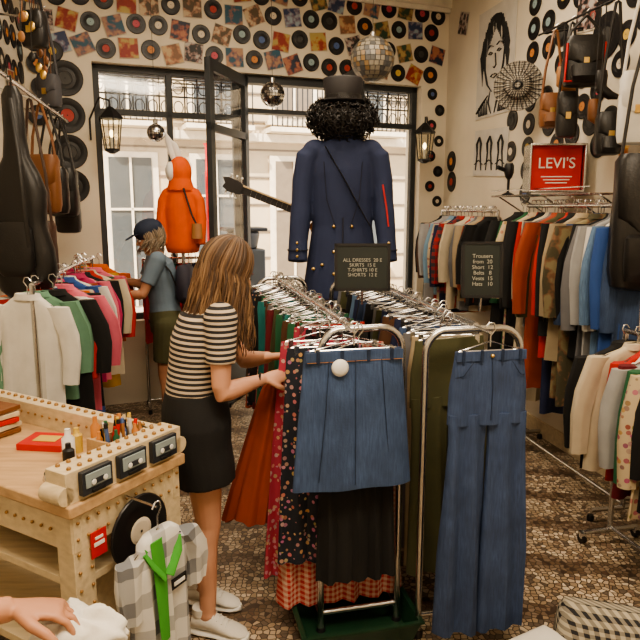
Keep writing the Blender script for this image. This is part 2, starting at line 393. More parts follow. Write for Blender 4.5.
def top(B,M,m,w=.21,L=.68,sl=.5,th=.022,flare=1.,collar=True,sp=1.):
    B.M=M; ph=random.uniform(0,6); hanger(B,w*.9)
    lev(B,m,[(-.055,.06,.02,0,0),(-.075,.085,.028,0,0),(-.10,w*.68,.03,.002,0),(-.14,w,.028,.004,0),(-.2,w*1.0,th,.008,0),(-.2-(L-.2)*.35,w*.95*((1+flare)/2),th,.014,0),(-.2-(L-.2)*.7,w*.97*flare,th*.9,.018,0),(-L-.05,w*1.0*flare,th*.8,.02,0)],ph=ph)
    if sl>0:
        for s in(-1,1):
            k=random.uniform(.5,1.3)*sp; dz=random.uniform(.9,1.05); L2=[]
            for t in(0,.12,.35,.6,.85,1): L2.append((-.11-sl*t*dz,.062-.02*t,.03-.005*t,.006,s*(w*.88+.055*min(1,t*2.2)*k-.02*t)))
            lev(B,m,L2,14,ph+1,2,.8)
    if collar: lev(B,m,[(-.075,.075,.045,0,0),(-.045,.062,.04,0,0),(-.05,.05,.028,0,0)],16,0,1,.9)
def trousers(B,M,m,w=.17,L=1.05,hem=.10,th=.022,clip=True):
    B.M=M; ph=random.uniform(0,6)
    if clip: hanger(B,w*.9,True)
    lev(B,m,[(-.065,w,.016,.001,0),(-.10,w*1.02,.02,.003,0),(-.2,w*1.13,th,.006,0),(-.34,w*1.15,th,.008,0)],ph=ph)
    for s in(-1,1):
        a=w*.57
        lev(B,m,[(-.30,a,th,.006,s*w*.57),(-.42,a*.95,th+.004,.010,s*w*.58),(-.65,(a+hem)/2*.95,th+.004,.014,s*w*.6),(-.85,hem*.95,th+.004,.018,s*w*.62),(-L,hem,th,.02,s*w*.64)],22,ph+s,2,.7)
def skirt(B,M,m,w=.16,w2=.26,L=.7,th=.02,am=.02,fr=5,clip=True):
    B.M=M; ph=random.uniform(0,6)
    if clip: hanger(B,w*.9,True)
    lev(B,m,[(-.065,w,.014,.002,0),(-.1,w*1.03,.018,.004,0)]+[(-.1-(L-.1)*t,w+(w2-w)*t**.8,th+.012*t,am*(.3+.7*t),0) for t in(.2,.4,.6,.8,1)],44,ph,fr,.8)
P={}
def F(n,c,**k): P[n]=mat('fabric_'+n,c,.88,**k); return P[n]
F('white',(.72,.70,.65));F('cream',(.58,.50,.37));F('navy',(.018,.025,.07));F('black',(.011,.011,.012));F('grey',(.16,.16,.17));F('ltgrey',(.36,.36,.36))
F('red',(.46,.025,.018));F('rust',(.33,.065,.03));F('orange',(.70,.14,.015));F('pink',(.70,.15,.22));F('hot',(.48,.04,.13));F('green',(.025,.12,.055));F('teal',(.02,.17,.17));F('olive',(.075,.075,.035))
F('blue',(.035,.09,.30));F('sky',(.20,.33,.46));F('brown',(.10,.045,.022));F('tan',(.32,.20,.10));F('yellow',(.66,.38,.05));F('beige',(.40,.32,.21));F('maroon',(.13,.012,.02));F('mint',(.16,.32,.22))
F('denim',(.042,.072,.150),kind='denim',bump=.25);F('denim_dark',(.014,.026,.060),kind='denim',bump=.25);F('denim_light',(.10,.17,.28),kind='denim',bump=.25)
F('st_navy',(.70,.70,.68),kind='hstripe',c2=(.02,.03,.13),s=.035);F('st_red',(.7,.65,.6),kind='hstripe',c2=(.4,.03,.03),s=.025);F('pl_red',(.4,.025,.025),kind='plaid',c2=(.04,.035,.04),s=.06);F('pl_green',(.05,.13,.06),kind='plaid',c2=(.4,.35,.22),s=.05)
F('fl_dark',(.018,.022,.035),kind='floral',c2=(.45,.15,.12),s=42);F('fl_pink',(.42,.05,.09),kind='floral',c2=(.6,.3,.25),s=42);F('fl_multi',(.55,.45,.3),kind='floral',c2=(.4,.12,.06),s=30);F('fl_red',(.45,.05,.03),kind='floral',c2=(.6,.45,.2),s=26);F('camo',(.08,.07,.04),kind='photo',c2=(.24,.2,.11),s=14)
def line(p0,p1,n):
    return [V(p0)+(V(p1)-V(p0))*((i+.5)/n) for i in range(n)]
def row_clothes(name,p0,p1,n,fn,jit=.12,xj=.03):
    B=MB(); d=(V(p1)-V(p0)).normalized(); st=(V(p1)-V(p0)).length/n
    for i,p in enumerate(line(p0,p1,n)):
        M=place(p+d*random.uniform(-.3,.3)*st,d)@Matrix.Rotation(random.uniform(-jit,jit),4,'Z')@Matrix.Rotation(random.uniform(-.04,.04),4,'Y')@Matrix.Translation((random.uniform(-xj,xj),0,0))
        fn(B,M,i)
    return B.finish(name,ang=60)
def rackframe(name,p0,p1,hw=.22,r=.013,arch=True,wheels=False,low=.08,shift=0.):
    p0=V(p0);p1=V(p1); z=p0.z; d=(p1-p0).normalized(); sd=V((d.y,-d.x,0)); B=MB()
    c0=p0+sd*shift; c1=p1+sd*shift
    for p in(c0,c1):
        q=V((p.x,p.y,0)); pts=[]
        if arch:
            pts.append(q-sd*hw+V((0,0,.03)))
            pts.append(q-sd*hw+V((0,0,z-.10)))
            for a in range(1,6):
                t=a/6*pi/2; pts.append(q-sd*(hw-.09+.09*math.cos(t))+V((0,0,z-.10+.09*math.sin(t))))
            for a in range(0,6):
                t=pi/2-a/6*pi/2; pts.append(q+sd*(hw-.09+.09*math.cos(t))+V((0,0,z-.10+.09*math.sin(t))))
            pts.append(q+sd*hw+V((0,0,z-.11))); pts.append(q+sd*hw+V((0,0,.03)))
            B.tube(pts,r,CHROME,10)
            B.tube([q-sd*hw+V((0,0,.10)),q+sd*hw+V((0,0,.10))],r*.8,CHROME,8)
        else:
            B.tube([q+V((0,0,.06)),q+V((0,0,z))],r,CHROME,10); B.tube([q-sd*hw+V((0,0,.06)),q+sd*hw+V((0,0,.06))],r,CHROME,10)
        for s in(-1,1):
            c=q+sd*s*hw+V((0,0,.03))
            if wheels:
                B.lathe([(.01,-.014),(.026,-.012),(.03,0),(.026,.012),(.01,.014)],(c.x,c.y,.03),BLACKM,frameM((0,0,0),d,(0,0,1),sd).to_3x3(),14); B.box((c.x,c.y,.05),(.03,.04,.03),CHROME)
            else: B.lathe([(r*1.4,0),(r*1.5,.02),(r*1.1,.035)],(c.x,c.y,0),BLACKM,n=10)
    B.tube([p0,p1],r,CHROME,10)
    if low:
        for s in((-1,1) if arch else (0,)):
            B.tube([c0+sd*hw*s+V((0,0,low-z)),c1+sd*hw*s+V((0,0,low-z))],r*.8,CHROME,8)
    return B.finish(name,ang=60)
# centre racks
A0=V((.115,2.42,1.30)); A1=V((-.30,4.2,1.30)); dA=(A1-A0).normalized()
B0=V((.60,2.42,1.30)); B1=V((.27,4.15,1.30)); dB=(B1-B0).normalized()
rackframe('clothing_rack',A0,A1,.165,.0145,shift=.05); rackframe('clothing_rack',B0,B1,.195,.0145,shift=-.005)
palA=['fl_pink','brown','maroon','rust','fl_dark','green','teal','green','olive','denim','black','olive','grey','denim_dark','brown','pl_green','green','navy','black','fl_dark','maroon']
def fA(B,M,i):
    if i==0: return
    skirt(B,M,P[palA[(i*5)%len(palA)] if i>12 else ['denim','black','fl_pink','red','brown','green','green','teal','green','teal','green','black','olive'][i]],random.uniform(.14,.18),random.uniform(.18,.24),random.uniform(.55,.85),am=.016)
row_clothes('hanging_skirts',A0+dA*.22,A1,32,fA,.2)
palB=['olive','beige','grey','black','denim','denim_dark','black','navy','brown','denim_light','black','navy']
def fB(B,M,i): trousers(B,M@Matrix.Translation((-.035 if i<4 else 0,0,0)),P[palB[i%12]],random.uniform(.14,.165),random.uniform(1.0,1.12),.09)
row_clothes('hanging_trousers',B0+dB*.08,B1,28,fB,.18)
THREAD=mat('orange_thread',(.4,.18,.06),.7,bump=0)
B=MB(); M=place((.125,2.30,1.30),dA); B.M=M; B.tube([(0,.13,-.0),(0,-.0,.0)],.006,CHROME)
skirt(B,M,P['denim'],.185,.235,.60,.022,.008,2)
B.box((0,-.017,-.085),(.37,.006,.035),P['denim']); B.tube([(-.18,-.0215,-.104),(.18,-.0215,-.104)],.0012,THREAD,5)
for x in(-.14,-.05,.05,.14): B.box((x,-.022,-.085),(.012,.005,.045),P['denim_dark'])
B.tube([(0,-.024,-.1),(0,-.032,-.3),(0,-.036,-.58)],.0016,P['denim_dark'],5)
for s in(-1,1): B.tube([(s*.10,-.024,-.1),(s*.115,-.032,-.3),(s*.14,-.03,-.56)],.0014,P['denim_dark'],5)
B.lathe([(.001,.016),(.022,.014),(.032,.006),(.032,0)],(-.06,-.026,-.125),WHITE,Matrix.Rotation(pi/2,3,'X'))
B.finish('denim_skirt',ang=60)
B=MB(); M=place((.62,2.28,1.30),dB); B.M=M; B.tube([(0,.15,-.0),(0,-.0,.0)],.006,CHROME)
JM=mat('fabric_jeans',(.036,.060,.130),.85,kind='denim',bump=.25)
trousers(B,M,JM,.135,1.19,.098,.024)
B.box((0,-.017,-.08),(.27,.008,.035),JM)
for x in(-.11,-.04,.04,.11): B.box((x,-.023,-.08),(.01,.005,.045),P['denim_dark'])
B.tube([(0,-.025,-.1),(.004,-.03,-.2),(0,-.033,-.32)],.0018,P['denim_dark'],5)
B.sph((0,-.024,-.08),.008,GOLD,8,6)
for s in(-1,1): B.tube([(s*.135,-.012,-.16),(s*.11,-.028,-.15),(s*.075,-.03,-.10)],.0014,P['denim_dark'],5)
B.finish('jeans',ang=60)
B=MB(); skirt(B,place((.145,2.365,1.28),dA),P['black'],.13,.165,1.0,.02,.016,5); B.finish('black_skirt',ang=60)
B=MB(); skirt(B,place((.09,2.50,1.28),dA),mat('fabric_gingham',(.42,.02,.018),.85,kind='plaid',c2=(.55,.40,.32),s=.024),.17,.28,1.17,.03,.02,6); B.finish('gingham_skirt',ang=60)
B=MB(); skirt(B,place((.02,2.44,1.28),dA),P['fl_dark'],.15,.20,.95,.03,.018,5); B.finish('floral_skirt',ang=60)
B=MB(); skirt(B,place((.0,2.56,1.28),dA),P['fl_pink'],.16,.25,1.08,.03,.022,6); B.finish('pink_skirt',ang=60)
# rust skirt pulled out by the shopper
B=MB(); rs=[]
for t in [i/10 for i in range(11)]:
    c=V((-.17,2.575,1.07)).lerp(V((-.285,2.60,.42)),t); hw=.045+.085*t**.7; ring=[]
    for k in range(72):
        a=2*pi*k/72; ca=math.cos(a); sa=math.sin(a)
        f=1+.12*t*math.sin(14*a)
        ring.append(c+V((hw*ca*f,(.03+.035*t)*sa*f+.008*math.sin(9*ca+t),.012*t*math.sin(5*a))))
    rs.append(ring)
B.rings(rs,P['rust']); B.finish('pleated_skirt',ang=60)
# price boards
CH=mat('chalk',(.42,.42,.38),.9,bump=0); BB=mat('blackboard_slate',(.015,.022,.02),.6,bump=0)
for c,w,h,b in [((.20,3.02,1.47),.25,.21,'ALL DRESSES  20 E\nSKIRTS  15 E\nT-SHIRTS 10 E\nSHORTS  12 E'),((.76,3.0,1.46),.18,.25,'Trousers\nfrom  20\nShort  12\nBelts   8\nVests  15\nHats   10')]:
    E=empty('price_board'); B=MB(); B.M=Matrix.Translation(c)@Matrix.Rotation(-.12,4,'X')
    B.box((0,0,0),(w,.012,h),BB)
    for x in(-w/2,w/2): B.box((x,0,0),(.014,.02,h+.014),BLACKM)
    for z in(-h/2,h/2): B.box((0,0,z),(w+.014,.02,.014),BLACKM)
    B.tube([(0,.01,-h/2),(0,.03,-h/2-.07)],.006,CHROME,6)
    B.finish('board',E)
    text('chalk_text',b,Matrix.Translation((c[0],c[1]-.012,c[2]))@Matrix.Rotation(pi/2-.12,4,'X'),.023 if w>.2 else .026,CH,E,.0005)
# bin below
B=MB(); GR=mat('green_plastic',(.010,.040,.020),.4,bump=.1,bs=20)
B.M=place((.13,2.48,0),dA); w,d=.24,.20
B.rings([[(-w*k,-d*k,z),(w*k,-d*k,z),(w*k,d*k,z),(-w*k,d*k,z)] for k,z in((.9,0.004),(1,.085),(1.05,.09),(1.05,.1),(.97,.1),(.87,.02))],GR); B.finish('storage_crate')
# right racks
R1a=V((1.13,6.0,1.72)); R1b=V((1.36,4.95,1.72)); R2a=V((1.49,4.65,1.76)); R2b=V((1.73,3.42,1.76)); R3a=V((1.54,3.16,1.14)); R3b=V((1.76,2.1,1.14))
rackframe('clothing_rack',R1a,R1b,.2,.012,arch=False); rackframe('clothing_rack',R2a,R2b,.2,.014,arch=False); rackframe('clothing_rack',R3a,R3b,.16,.014,arch=False,wheels=True)
pr=['teal','fl_red','black','brown','rust','ltgrey','red','fl_multi','sky','orange','navy','pl_red','brown','cream','fl_red','ltgrey','grey','beige','green','cream','rust','black']
row_clothes('hanging_jackets',R1a,R1b,22,lambda B,M,i:top(B,M,P[pr[i]],random.uniform(.18,.24),random.uniform(.62,.85),.5,.024,sp=1.3),.3,.05)
p2=['black','green','black','fl_multi','red','black','cream','grey','orange','black','rust','olive','navy','red','black','camo','beige','black','denim','camo','black','grey','ltgrey','denim_light','white','blue','denim']
def f2(B,M,i): top(B,M,P[p2[i]],random.uniform(.19,.24),random.choice([.75,.9,1.15,1.3]) if i<20 else .85,.58,.024,1.0,sp=1.4)
row_clothes('hanging_coats',R2a,R2b,27,f2,.3,.05)
p3=['black','cream','red','white','maroon','ltgrey','green','fl_multi','black','white','red','beige','denim_light','maroon','white','st_red','green','grey']
row_clothes('hanging_shirts',R3a,R3b,18,lambda B,M,i:top(B,M,P[p3[i]],random.uniform(.18,.24),random.uniform(.6,.78),.5,.024,sp=1.3),.3,.05)
# left rack
L0=V((-1.80,5.05,1.36)); L1=V((-1.46,3.22,1.36)); rackframe('clothing_rack',L0,L1,.2,.013,arch=False)
pl=['rust','orange','mint','yellow','orange','pink','green','hot','cream','red','pink','black','hot','rust','white','st_navy','blue','hot','cream','orange','black','pink','white','st_navy','red','black','mint','white']
row_clothes('hanging_blouses',L0,L1,28,lambda B,M,i:top(B,M,P[pl[i]],random.uniform(.17,.24) if i<24 else .17,random.choice([.6,.75,.95]),.42,.024,sp=1.7),.3,.075)
W0=V((-1.5,5.42,1.32)); W1=V((-.85,5.62,1.32))
rackframe('clothing_rack',W0,W1,.16,.012,arch=False); row_clothes('hanging_knitwear',W0,W1,13,lambda B,M,i:top(B,M,P[['red','cream','navy','fl_multi','teal','pl_red'][i%6]],.17,.65,.4,.02))
# ------------------------------------------------------------------ bags
def bag(name,p,d,w,h,th,m,strap=.35,kind=0,trim=None):
    B=MB(); B.M=place(p,d)
    z0=-strap
    B.etube([(0,0,z0+.01),(0,0,z0),(0,0,z0-.03),(0,0,z0-h*.5),(0,0,z0-h*.85),(0,0,z0-h*.97),(0,0,z0-h)],[(w*.3,th*.3),(w*.40,th*.42),(w*.46,th*.5),(w*.5,th*.55),(w*.49,th*.55),(w*.44,th*.45),(w*.3,th*.2)],(1,0,0),m,24,.6)
    B.etube([(0,0,z0+.016),(0,0,z0-.02),(0,-.004,z0-h*.45),(0,-.006,z0-h*.55)],[(w*.42,th*.5),(w*.49,th*.6),(w*.47,th*.62),(w*.2,th*.6)],(1,0,0),m,24,.6)
    B.tube([(-w*.42,0,z0-.02),(-w*.33,0,z0+strap*.4),(-.01,0,-.005),(0,0,0),(.01,0,-.005),(w*.33,0,z0+strap*.4),(w*.42,0,z0-.02)],.009,m,6)
    B.box((0,-th*.64,z0-h*.5),(.03,.012,.04),GOLD)
    if trim: B.tube([(-w*.44,-th*.4,z0-h*.1),(-w*.47,-th*.45,z0-h*.9),(w*.47,-th*.45,z0-h*.9),(w*.44,-th*.4,z0-h*.1)],.008,trim,6)
    if kind: 
        B.etube([(0,-th*.55,z0-h*.58),(0,-th*.72,z0-h*.6),(0,-th*.75,z0-h*.8),(0,-th*.55,z0-h*.92)],[(w*.3,.01),(w*.36,.03),(w*.36,.035),(w*.3,.01)],(1,0,0),m,16,.6)
    B.tube([(0,0,.0),(0,0,.03),(.015,0,.04)],.004,CHROME,6)
    return B.finish(name,ang=50)
Lp=lambda s,off,z: O_b+e_l*s-n_l*off+V((0,0,z))
B=MB(); B.tube([Lp(.15,.32,2.42),Lp(3.3,.32,2.42)],.014,CHROME,10)
for s in(.2,1.2,2.2,3.2): B.tube([Lp(s,.01,2.5),Lp(s,.32,2.42)],.01,CHROME,8)
B.finish('bag_rail')
fwd=V((.15,1,0)).normalized()
bag('leather_handbag',Lp(.55,.32,2.40),fwd,.24,.34,.12,LEATHER,.38,1); bag('leather_handbag',Lp(.38,.32,2.40),fwd,.20,.30,.1,LEATHER,.55)
bag('leather_satchel',Lp(1.15,.32,2.40),fwd,.20,.36,.10,BROWNL,.33,1); bag('leather_handbag',Lp(.9,.32,2.40),fwd,.22,.30,.1,LEATHER,.40,1)
bag('shoulder_bag',Lp(.80,.32,3.05),fwd,.16,.2,.1,mat('grey_canvas',(.07,.07,.08)),.42); bag('shoulder_bag',Lp(1.15,.32,3.14),fwd,.16,.2,.1,LEATHER,.2); bag('leather_handbag',Lp(1.35,.30,2.40),fwd,.22,.34,.1,mat('dark_brown_leather',(.06,.03,.02),.4),.75)
B=MB(); B.tube([Lp(.7,.32,3.03),Lp(1.6,.32,3.22)],.008,CHROME,8); B.tube([Lp(.7,.02,3.05),Lp(.7,.32,3.03)],.008,CHROME); B.tube([Lp(1.6,.02,3.24),Lp(1.6,.32,3.22)],.008,CHROME)
for k in range(14):
    s=.72+.062*k; p=Lp(s,.32,3.04+.21*(s-.7)); l=random.uniform(.15,.5); B.tube([p,p+V((.012,0,-l*.5)),p+V((0,0,-l))],.006,random.choice([LEATHER,BROWNL]),6,flat=.4); B.sph(p+V((0,0,-l-.02)),(.022,.012,.032),random.choice([GOLD,LEATHER,BROWNL,TAN]),8,6)
B.finish('strap_and_keyring_display')
# gig bag
B=MB(); gp=Lp(1.95,.34,2.40); B.M=place(gp,fwd)@Matrix.Scale(.92,4)
pr_=[(0,-.03,.03,.03),(0,-.08,.055,.05),(0,-.30,.06,.05),(0,-.42,.075,.055),(0,-.52,.13,.07),(0,-.62,.165,.08),(0,-.74,.155,.08),(0,-.82,.15,.08),(0,-.95,.19,.085),(0,-1.08,.20,.085),(0,-1.20,.16,.075),(0,-1.26,.08,.05)]
B.etube([(a,0,z) for a,z,_,_ in pr_],[(x,y) for _,_,x,y in pr_],(1,0,0),LEATHER,28,.8)
B.etube([(0,-.08,-.80),(0,-.1,-.83),(0,-.105,-1.05),(0,-.08,-1.1)],[(.08,.02),(.12,.03),(.13,.035),(.09,.02)],(1,0,0),LEATHER,16,.6)
B.tube([(.02,-.05,-.1),(.10,-.13,-.4),(.12,-.14,-.8),(.1,-.08,-1.15)],.014,LEATHER,8,flat=.4)
B.tube([(-.16,-.08,-.62),(-.15,-.085,-.8),(-.19,-.08,-1.05)],.004,CHROME,6)
B.tube([(0,0,-.04),(0,0,.03)],.006,LEATHER,6)
B.finish('guitar_gig_bag',ang=60)
# right-side bags
B=MB(); Rp=lambda s,off,z: O_r+e_r*s-n_r*off+V((0,0,z))
B.tube([Rp(2.2,.3,2.88),Rp(3.9,.3,2.88)],.007,BLACKM,10)
for s in(2.25,3.05,3.8): B.tube([Rp(s,.01,2.93),Rp(s,.3,2.88)],.007,BLACKM,8)
B.finish('bag_rail')
bag('leather_satchel',Rp(2.40,.30,2.86),fwd,.15,.20,.08,BROWNL,.40,1); bag('leather_handbag',Rp(2.58,.3,2.86),fwd,.13,.26,.07,LEATHER,.42)
bag('leather_backpack',Rp(2.72,.30,2.86),fwd,.24,.27,.11,LEATHER,.13,1,RED)
bag('leather_tote',Rp(3.42,.36,2.86),fwd,.32,.68,.14,LEATHER,.86,1); bag('shoulder_bag',Rp(3.2,.30,2.86),fwd,.16,.36,.1,P['white'],.42); bag('leather_handbag',Rp(3.0,.30,2.86),fwd,.15,.22,.1,LEATHER,.60,1)
B=MB()
for s,l,m in((2.5,.25,TAN),(2.85,.5,BROWNL),(2.9,.35,LEATHER)):
    p=Rp(s,.3,2.87); B.tube([p,p+V((0,0,-l))],.004,BLACKM,5); B.etube([p+V((0,0,-l)),p+V((0,0,-l-.03)),p+V((0,0,-l-.10)),p+V((.05,-.02,-l-.14)),p+V((.09,-.03,-l-.15))],[(.025,.03),(.035,.035),(.032,.035),(.03,.025),(.012,.014)],(0,1,0),m,14)
B.finish('hanging_baby_shoes')
# wire shelf, sign
E=empty('wire_shelf'); B=MB(); B.M=MR
for y in [-.03-.03*i for i in range(12)]: B.tube([(1.75,y,1.83),(2.95,y,1.83)],.003,CHROME,5)
for s in(1.75,2.05,2.35,2.65,2.95): B.tube([(s,-.005,1.83),(s,-.36,1.83)],.005,CHROME,6); B.tube([(s,-.005,1.66),(s,-.3,1.83)],.006,CHROME,6)
B.tube([(1.75,-.36,1.83),(2.95,-.36,1.83)],.007,CHROME,8); B.tube([(1.75,-.36,1.87),(2.95,-.36,1.87)],.004,CHROME,8); B.finish('wires',E)
E=empty('shop_sign_box'); sc=V((1.575,4.42,2.005)); B=MB(); B.M=Matrix.Translation(sc)@Matrix.Rotation(-.1,4,'Z')
B.box((0,.02,0),(.33,.14,.29),RED)
for x in(-.175,.175): B.box((x,0,0),(.014,.2,.31),CHROME)
for z in(-.15,.15): B.box((0,0,z),(.36,.2,.014),CHROME)
B.finish('box',E,bevel=.004)
text('lettering',"LEVI'S",Matrix.Translation(sc+V((-.004,-.056,.03)))@Matrix.Rotation(-.1,4,'Z')@Matrix.Rotation(pi/2,4,'X'),.098,WHITE,E,.003)
B=MB(); B.M=Matrix.Translation(sc+V((0,-.054,-.07)))@Matrix.Rotation(-.1,4,'Z'); 
for i in range(3): B.box((0,0,.015-.02*i),(.2-.03*i,.004,.006),WHITE)
B.finish('small_print',E)
B=MB(); c=V((1.40,4.86,1.83)); B.lathe([(.045,0),(.045,.015),(.010,.03),(.010,.12),(.025,.14),(.035,.17),(.035,.22),(.025,.24)],c,BLACKM); B.tube([c+V((-.03,0,.19)),c+V((-.09,-.02,.21))],.016,BLACKM); B.finish('small_camera_on_stand')
B=MB(); c=Rp(1.85,.24,2.62); R=Matrix.Rotation(-.35,3,'Z')@Matrix.Rotation(pi/2,3,'X'); STRAW=mat('dark_wicker',(.07,.06,.05),.7,kind='plaid',c2=(.35,.32,.27),s=.016)
B.lathe([(.001,.06),(.05,.058),(.085,.045),(.10,.012),(.13,.004),(.172,.012),(.175,.004),(.13,-.006),(.08,-.004),(.001,.045)],c,STRAW,R,32)
for k in range(28):
    a=2*pi*k/28; q=R@V((math.cos(a),math.sin(a),0)); u=R@V((0,0,1)); B.tube([c+q*.02+u*.062,c+q*.085+u*.048,c+q*.104+u*.014,c+q*.172+u*.014],.003,BLACKM,5)
B.tube([c,c+R@V((0,0,-.22))],.008,BLACKM); B.finish('wicker_hat')
# ------------------------------------------------------------------ lanterns, disco balls
LG=glass_mat('lantern_glass',(.95,.93,.85),.12); BULB=emis('bulb_glow',(1,.75,.4),6)
def lantern(name,c,wp):
    B=MB(); c=V(c); n=6
    def hexr(r,z): return [c+V((r*math.cos(2*pi*k/n),r*math.sin(2*pi*k/n),z)) for k in range(n)]
    B.rings([hexr(.02,.2),hexr(.04,.18),hexr(.10,.12),hexr(.10,.105)],BLACKM); B.rings([hexr(.06,-.13),hexr(.065,-.145),hexr(.02,-.17)],BLACKM)
    for k in range(n):
        a=2*pi*k/n; B.tube([c+V((.09*math.cos(a),.09*math.sin(a),.11)),c+V((.06*math.cos(a),.06*math.sin(a),-.135))],.005,BLACKM,6)
    B.rings([hexr(.085,.105),hexr(.056,-.13)],LG,cap=False)
    B.tube([c+V((0,0,-.13)),c+V((0,0,-.04))],.012,WHITE,8); B.sph(c+V((0,0,-.01)),(.016,.016,.03),BULB,10,8)
    wp=V(wp); m_=(c+wp)/2+V((0,0,.2)); B.tube([c+V((0,0,.19)),c+V((0,0,.25)),m_+V((0,0,.08)),wp+V((0,0,.12)),wp+V((0,0,-.05))],.008,BLACKM,8)
    return B.finish(name,ang=30)
lantern('wall_lantern',(-1.70,5.40,2.35),MBk@V((.47,-.01,2.35))); lantern('wall_lantern',(.99,6.25,2.33),MBk@V((3.68,-.01,2.33)))
MIR=mat('mirror_tiles',(.75,.75,.75),.15,1.,bump=0); MIR2=mat('mirror_tiles_dark',(.28,.28,.3),.2,1.,bump=0)
def disco(name,c,r,ms,core=None):
    B=MB(); c=V(c); nv=14
    B.sph(c,r*.96,core or BLACKM,20,12)
    for j in range(nv):
        t=pi*(j+.5)/nv; nu=max(4,int(28*math.sin(t)))
        for i in range(nu):
            a=2*pi*i/nu; d=V((math.sin(t)*math.cos(a),math.sin(t)*math.sin(a),math.cos(t))); e=V((-math.sin(a),math.cos(a),0)); f=d.cross(e); k=r*pi/nv*.44
            B.add([c+d*r+e*k+f*k,c+d*r-e*k+f*k,c+d*r-e*k-f*k,c+d*r+e*k-f*k],[(0,1,2,3)],random.choice(ms))
    B.lathe([(.02,0),(.02,.03),(.004,.04)],c+V((0,0,r)),CHROME,n=10); B.tube([c+V((0,0,r+.03)),V((c.x,c.y,H))],.002,BLACKM,5)
    return B.finish(name,flat=True)
disco('disco_ball',(-.39,5.5,2.66),.10,[MIR,MIR2]); disco('disco_ball',(-1.30,5.25,2.33),.07,[MIR,MIR2])
PG1=mat('pale_glass_tile',(.26,.235,.19),.3,bump=0); PG2=mat('grey_glass_tile',(.10,.10,.10),.3,bump=0); PG3=mat('amber_glass_tile',(.24,.16,.08),.3,bump=0)
disco('mosaic_glass_globe_lamp',(.40,5.15,2.86),.165,[PG1,PG2,PG1,PG3],PG2)
# ------------------------------------------------------------------ mannequins
NAVY=mat('jacket_wool',(.026,.038,.095),.85,bump=.2); 
E=empty('jacket_mannequin'); mx,my=.155,4.52
def off(x,y,z): return (mx+x,my+y,z)
B=MB()
B.etube([off(0,0,z) for z in(1.12,1.25,1.45,1.62,1.78,2.0,2.12,2.19,2.23)],[(.285,.20),(.265,.18),(.235,.15),(.21,.13),(.212,.13),(.22,.135),(.225,.12),(.15,.09),(.07,.07)],(1,0,0),NAVY,28)
for s in(-1,1):
    B.tube([off(s*.17,0,2.13),off(s*.235,0,2.08),off(s*.268,-.01,1.92),off(s*.282,-.03,1.78),off(s*.288,-.04,1.70),off(s*.305,-.07,1.52),off(s*.31,-.10,1.38)],[.08,.09,.08,.070,.074,.066,.070],NAVY,16)
    B.sph(off(s*.19,0,2.12),.088,NAVY)
B.finish('tailcoat',E,remesh=.009,smooth=3)
B=MB()
B.lathe([(.07,0),(.085,.05),(.075,.052),(.06,.0)],off(0,0,2.2),NAVY)
TR=mat('jacket_trim',(.012,.016,.04),.7)
B.tube([off(0,-.20,1.13),off(0,-.178,1.27),off(0,-.15,1.5),off(0,-.133,1.68)],.006,TR,6)
for s in(-1,1): B.tube([off(s*.05,-.142,1.62),off(s*.11,-.125,1.8),off(s*.13,-.11,2.05)],.003,TR,6)
for x,z,y in((-.06,1.62,-.13),(.06,1.62,-.13),(-.06,1.45,-.152),(.06,1.45,-.152),(-.14,1.36,-.14),(.14,1.36,-.14),(.06,1.3,-.17),(-.06,1.3,-.17),(.20,1.33,-.11),(-.20,1.33,-.11)): B.sph(off(x,y,z),.013,GOLD,8,6)
for s in(-1,1):
    for k in range(3): B.sph(off(s*.31,-.165,1.42+.045*k),.010,GOLD,8,6)
    B.tube([off(s*.308+.070*math.cos(a),-.088+.070*math.sin(a),1.46) for a in [i*pi/8 for i in range(16)]],.005,TR,6,closed=True)
B.tube([off(.27,-.093,1.9),off(.295,-.115,1.75),off(.31,-.13,1.62)],.006,RED,6)
B.tube([off(-.12,-.11,2.15),off(0,-.142,1.95),off(.14,-.13,1.7),off(.2,-.11,1.6)],.012,LEATHER,6,flat=.3)
B.finish('trim_and_buttons',E)
HAIRB=mat('black_curly_hair',(.012,.010,.010),.5,bump=.6,bs=60)
B=MB(); hc=V(off(0,0,2.34)); B.sph(hc,(.20,.17,.13),HAIRB)
for i in range(620):
    t=math.acos(random.uniform(-.95,.75)); a=random.uniform(0,2*pi); d=V((math.sin(t)*math.cos(a)*.215,math.sin(t)*math.sin(a)*.18,math.cos(t)*.145))*random.uniform(.95,1.14)
    q=hc+d; u=d.normalized(); o=u.orthogonal(); o.rotate(Matrix.Rotation(random.uniform(0,6),3,u)); w=u.cross(o); rr=random.uniform(.009,.016)
    B.tube([q+o*rr*math.cos(k*.9)+w*rr*math.sin(k*.9)+u*(.004*k-.01) for k in range(7)],.004,HAIRB,5)
B.finish('curly_wig',E)
B=MB(); HT=mat('hat_felt',(.018,.016,.018),.6)
B.lathe([(.001,.16),(.13,.16),(.136,.15),(.120,.06),(.122,.012),(.17,.0),(.19,.01),(.19,.004),(.17,-.008),(.1,0),(.1,.1),(.001,.12)],off(0,0,2.44),HT,n=36); B.lathe([(.124,.012),(.124,.05),(.121,.052)],off(0,0,2.44),LEATHER,n=36); B.finish('top_hat',E,ang=50)
B=MB(); B.tube([off(0,0,.03),off(0,0,1.25)],.016,CHROME,12); B.lathe([(.19,0),(.19,.012),(.03,.025),(.02,.06)],off(0,0,0),BLACKM); B.tube([off(0,0,1.9),off(0,0,2.3)],.05,WHITE); B.finish('stand',E)
E=empty('electric_guitar'); B=MB(); gd=V((-.93,0,.36)).normalized(); gu=V((.36,0,.93)); g0=V((.10,my+.22,1.62)); B.M=frameM(g0,gd,(0,1,0),gu)
out=[(-.20,.0),(-.18,.12),(-.08,.15),(.0,.11),(.07,.12),(.14,.14),(.17,.08),(.14,.0),(.17,-.07),(.12,-.12),(.03,-.10),(-.08,-.15),(-.18,-.12)]
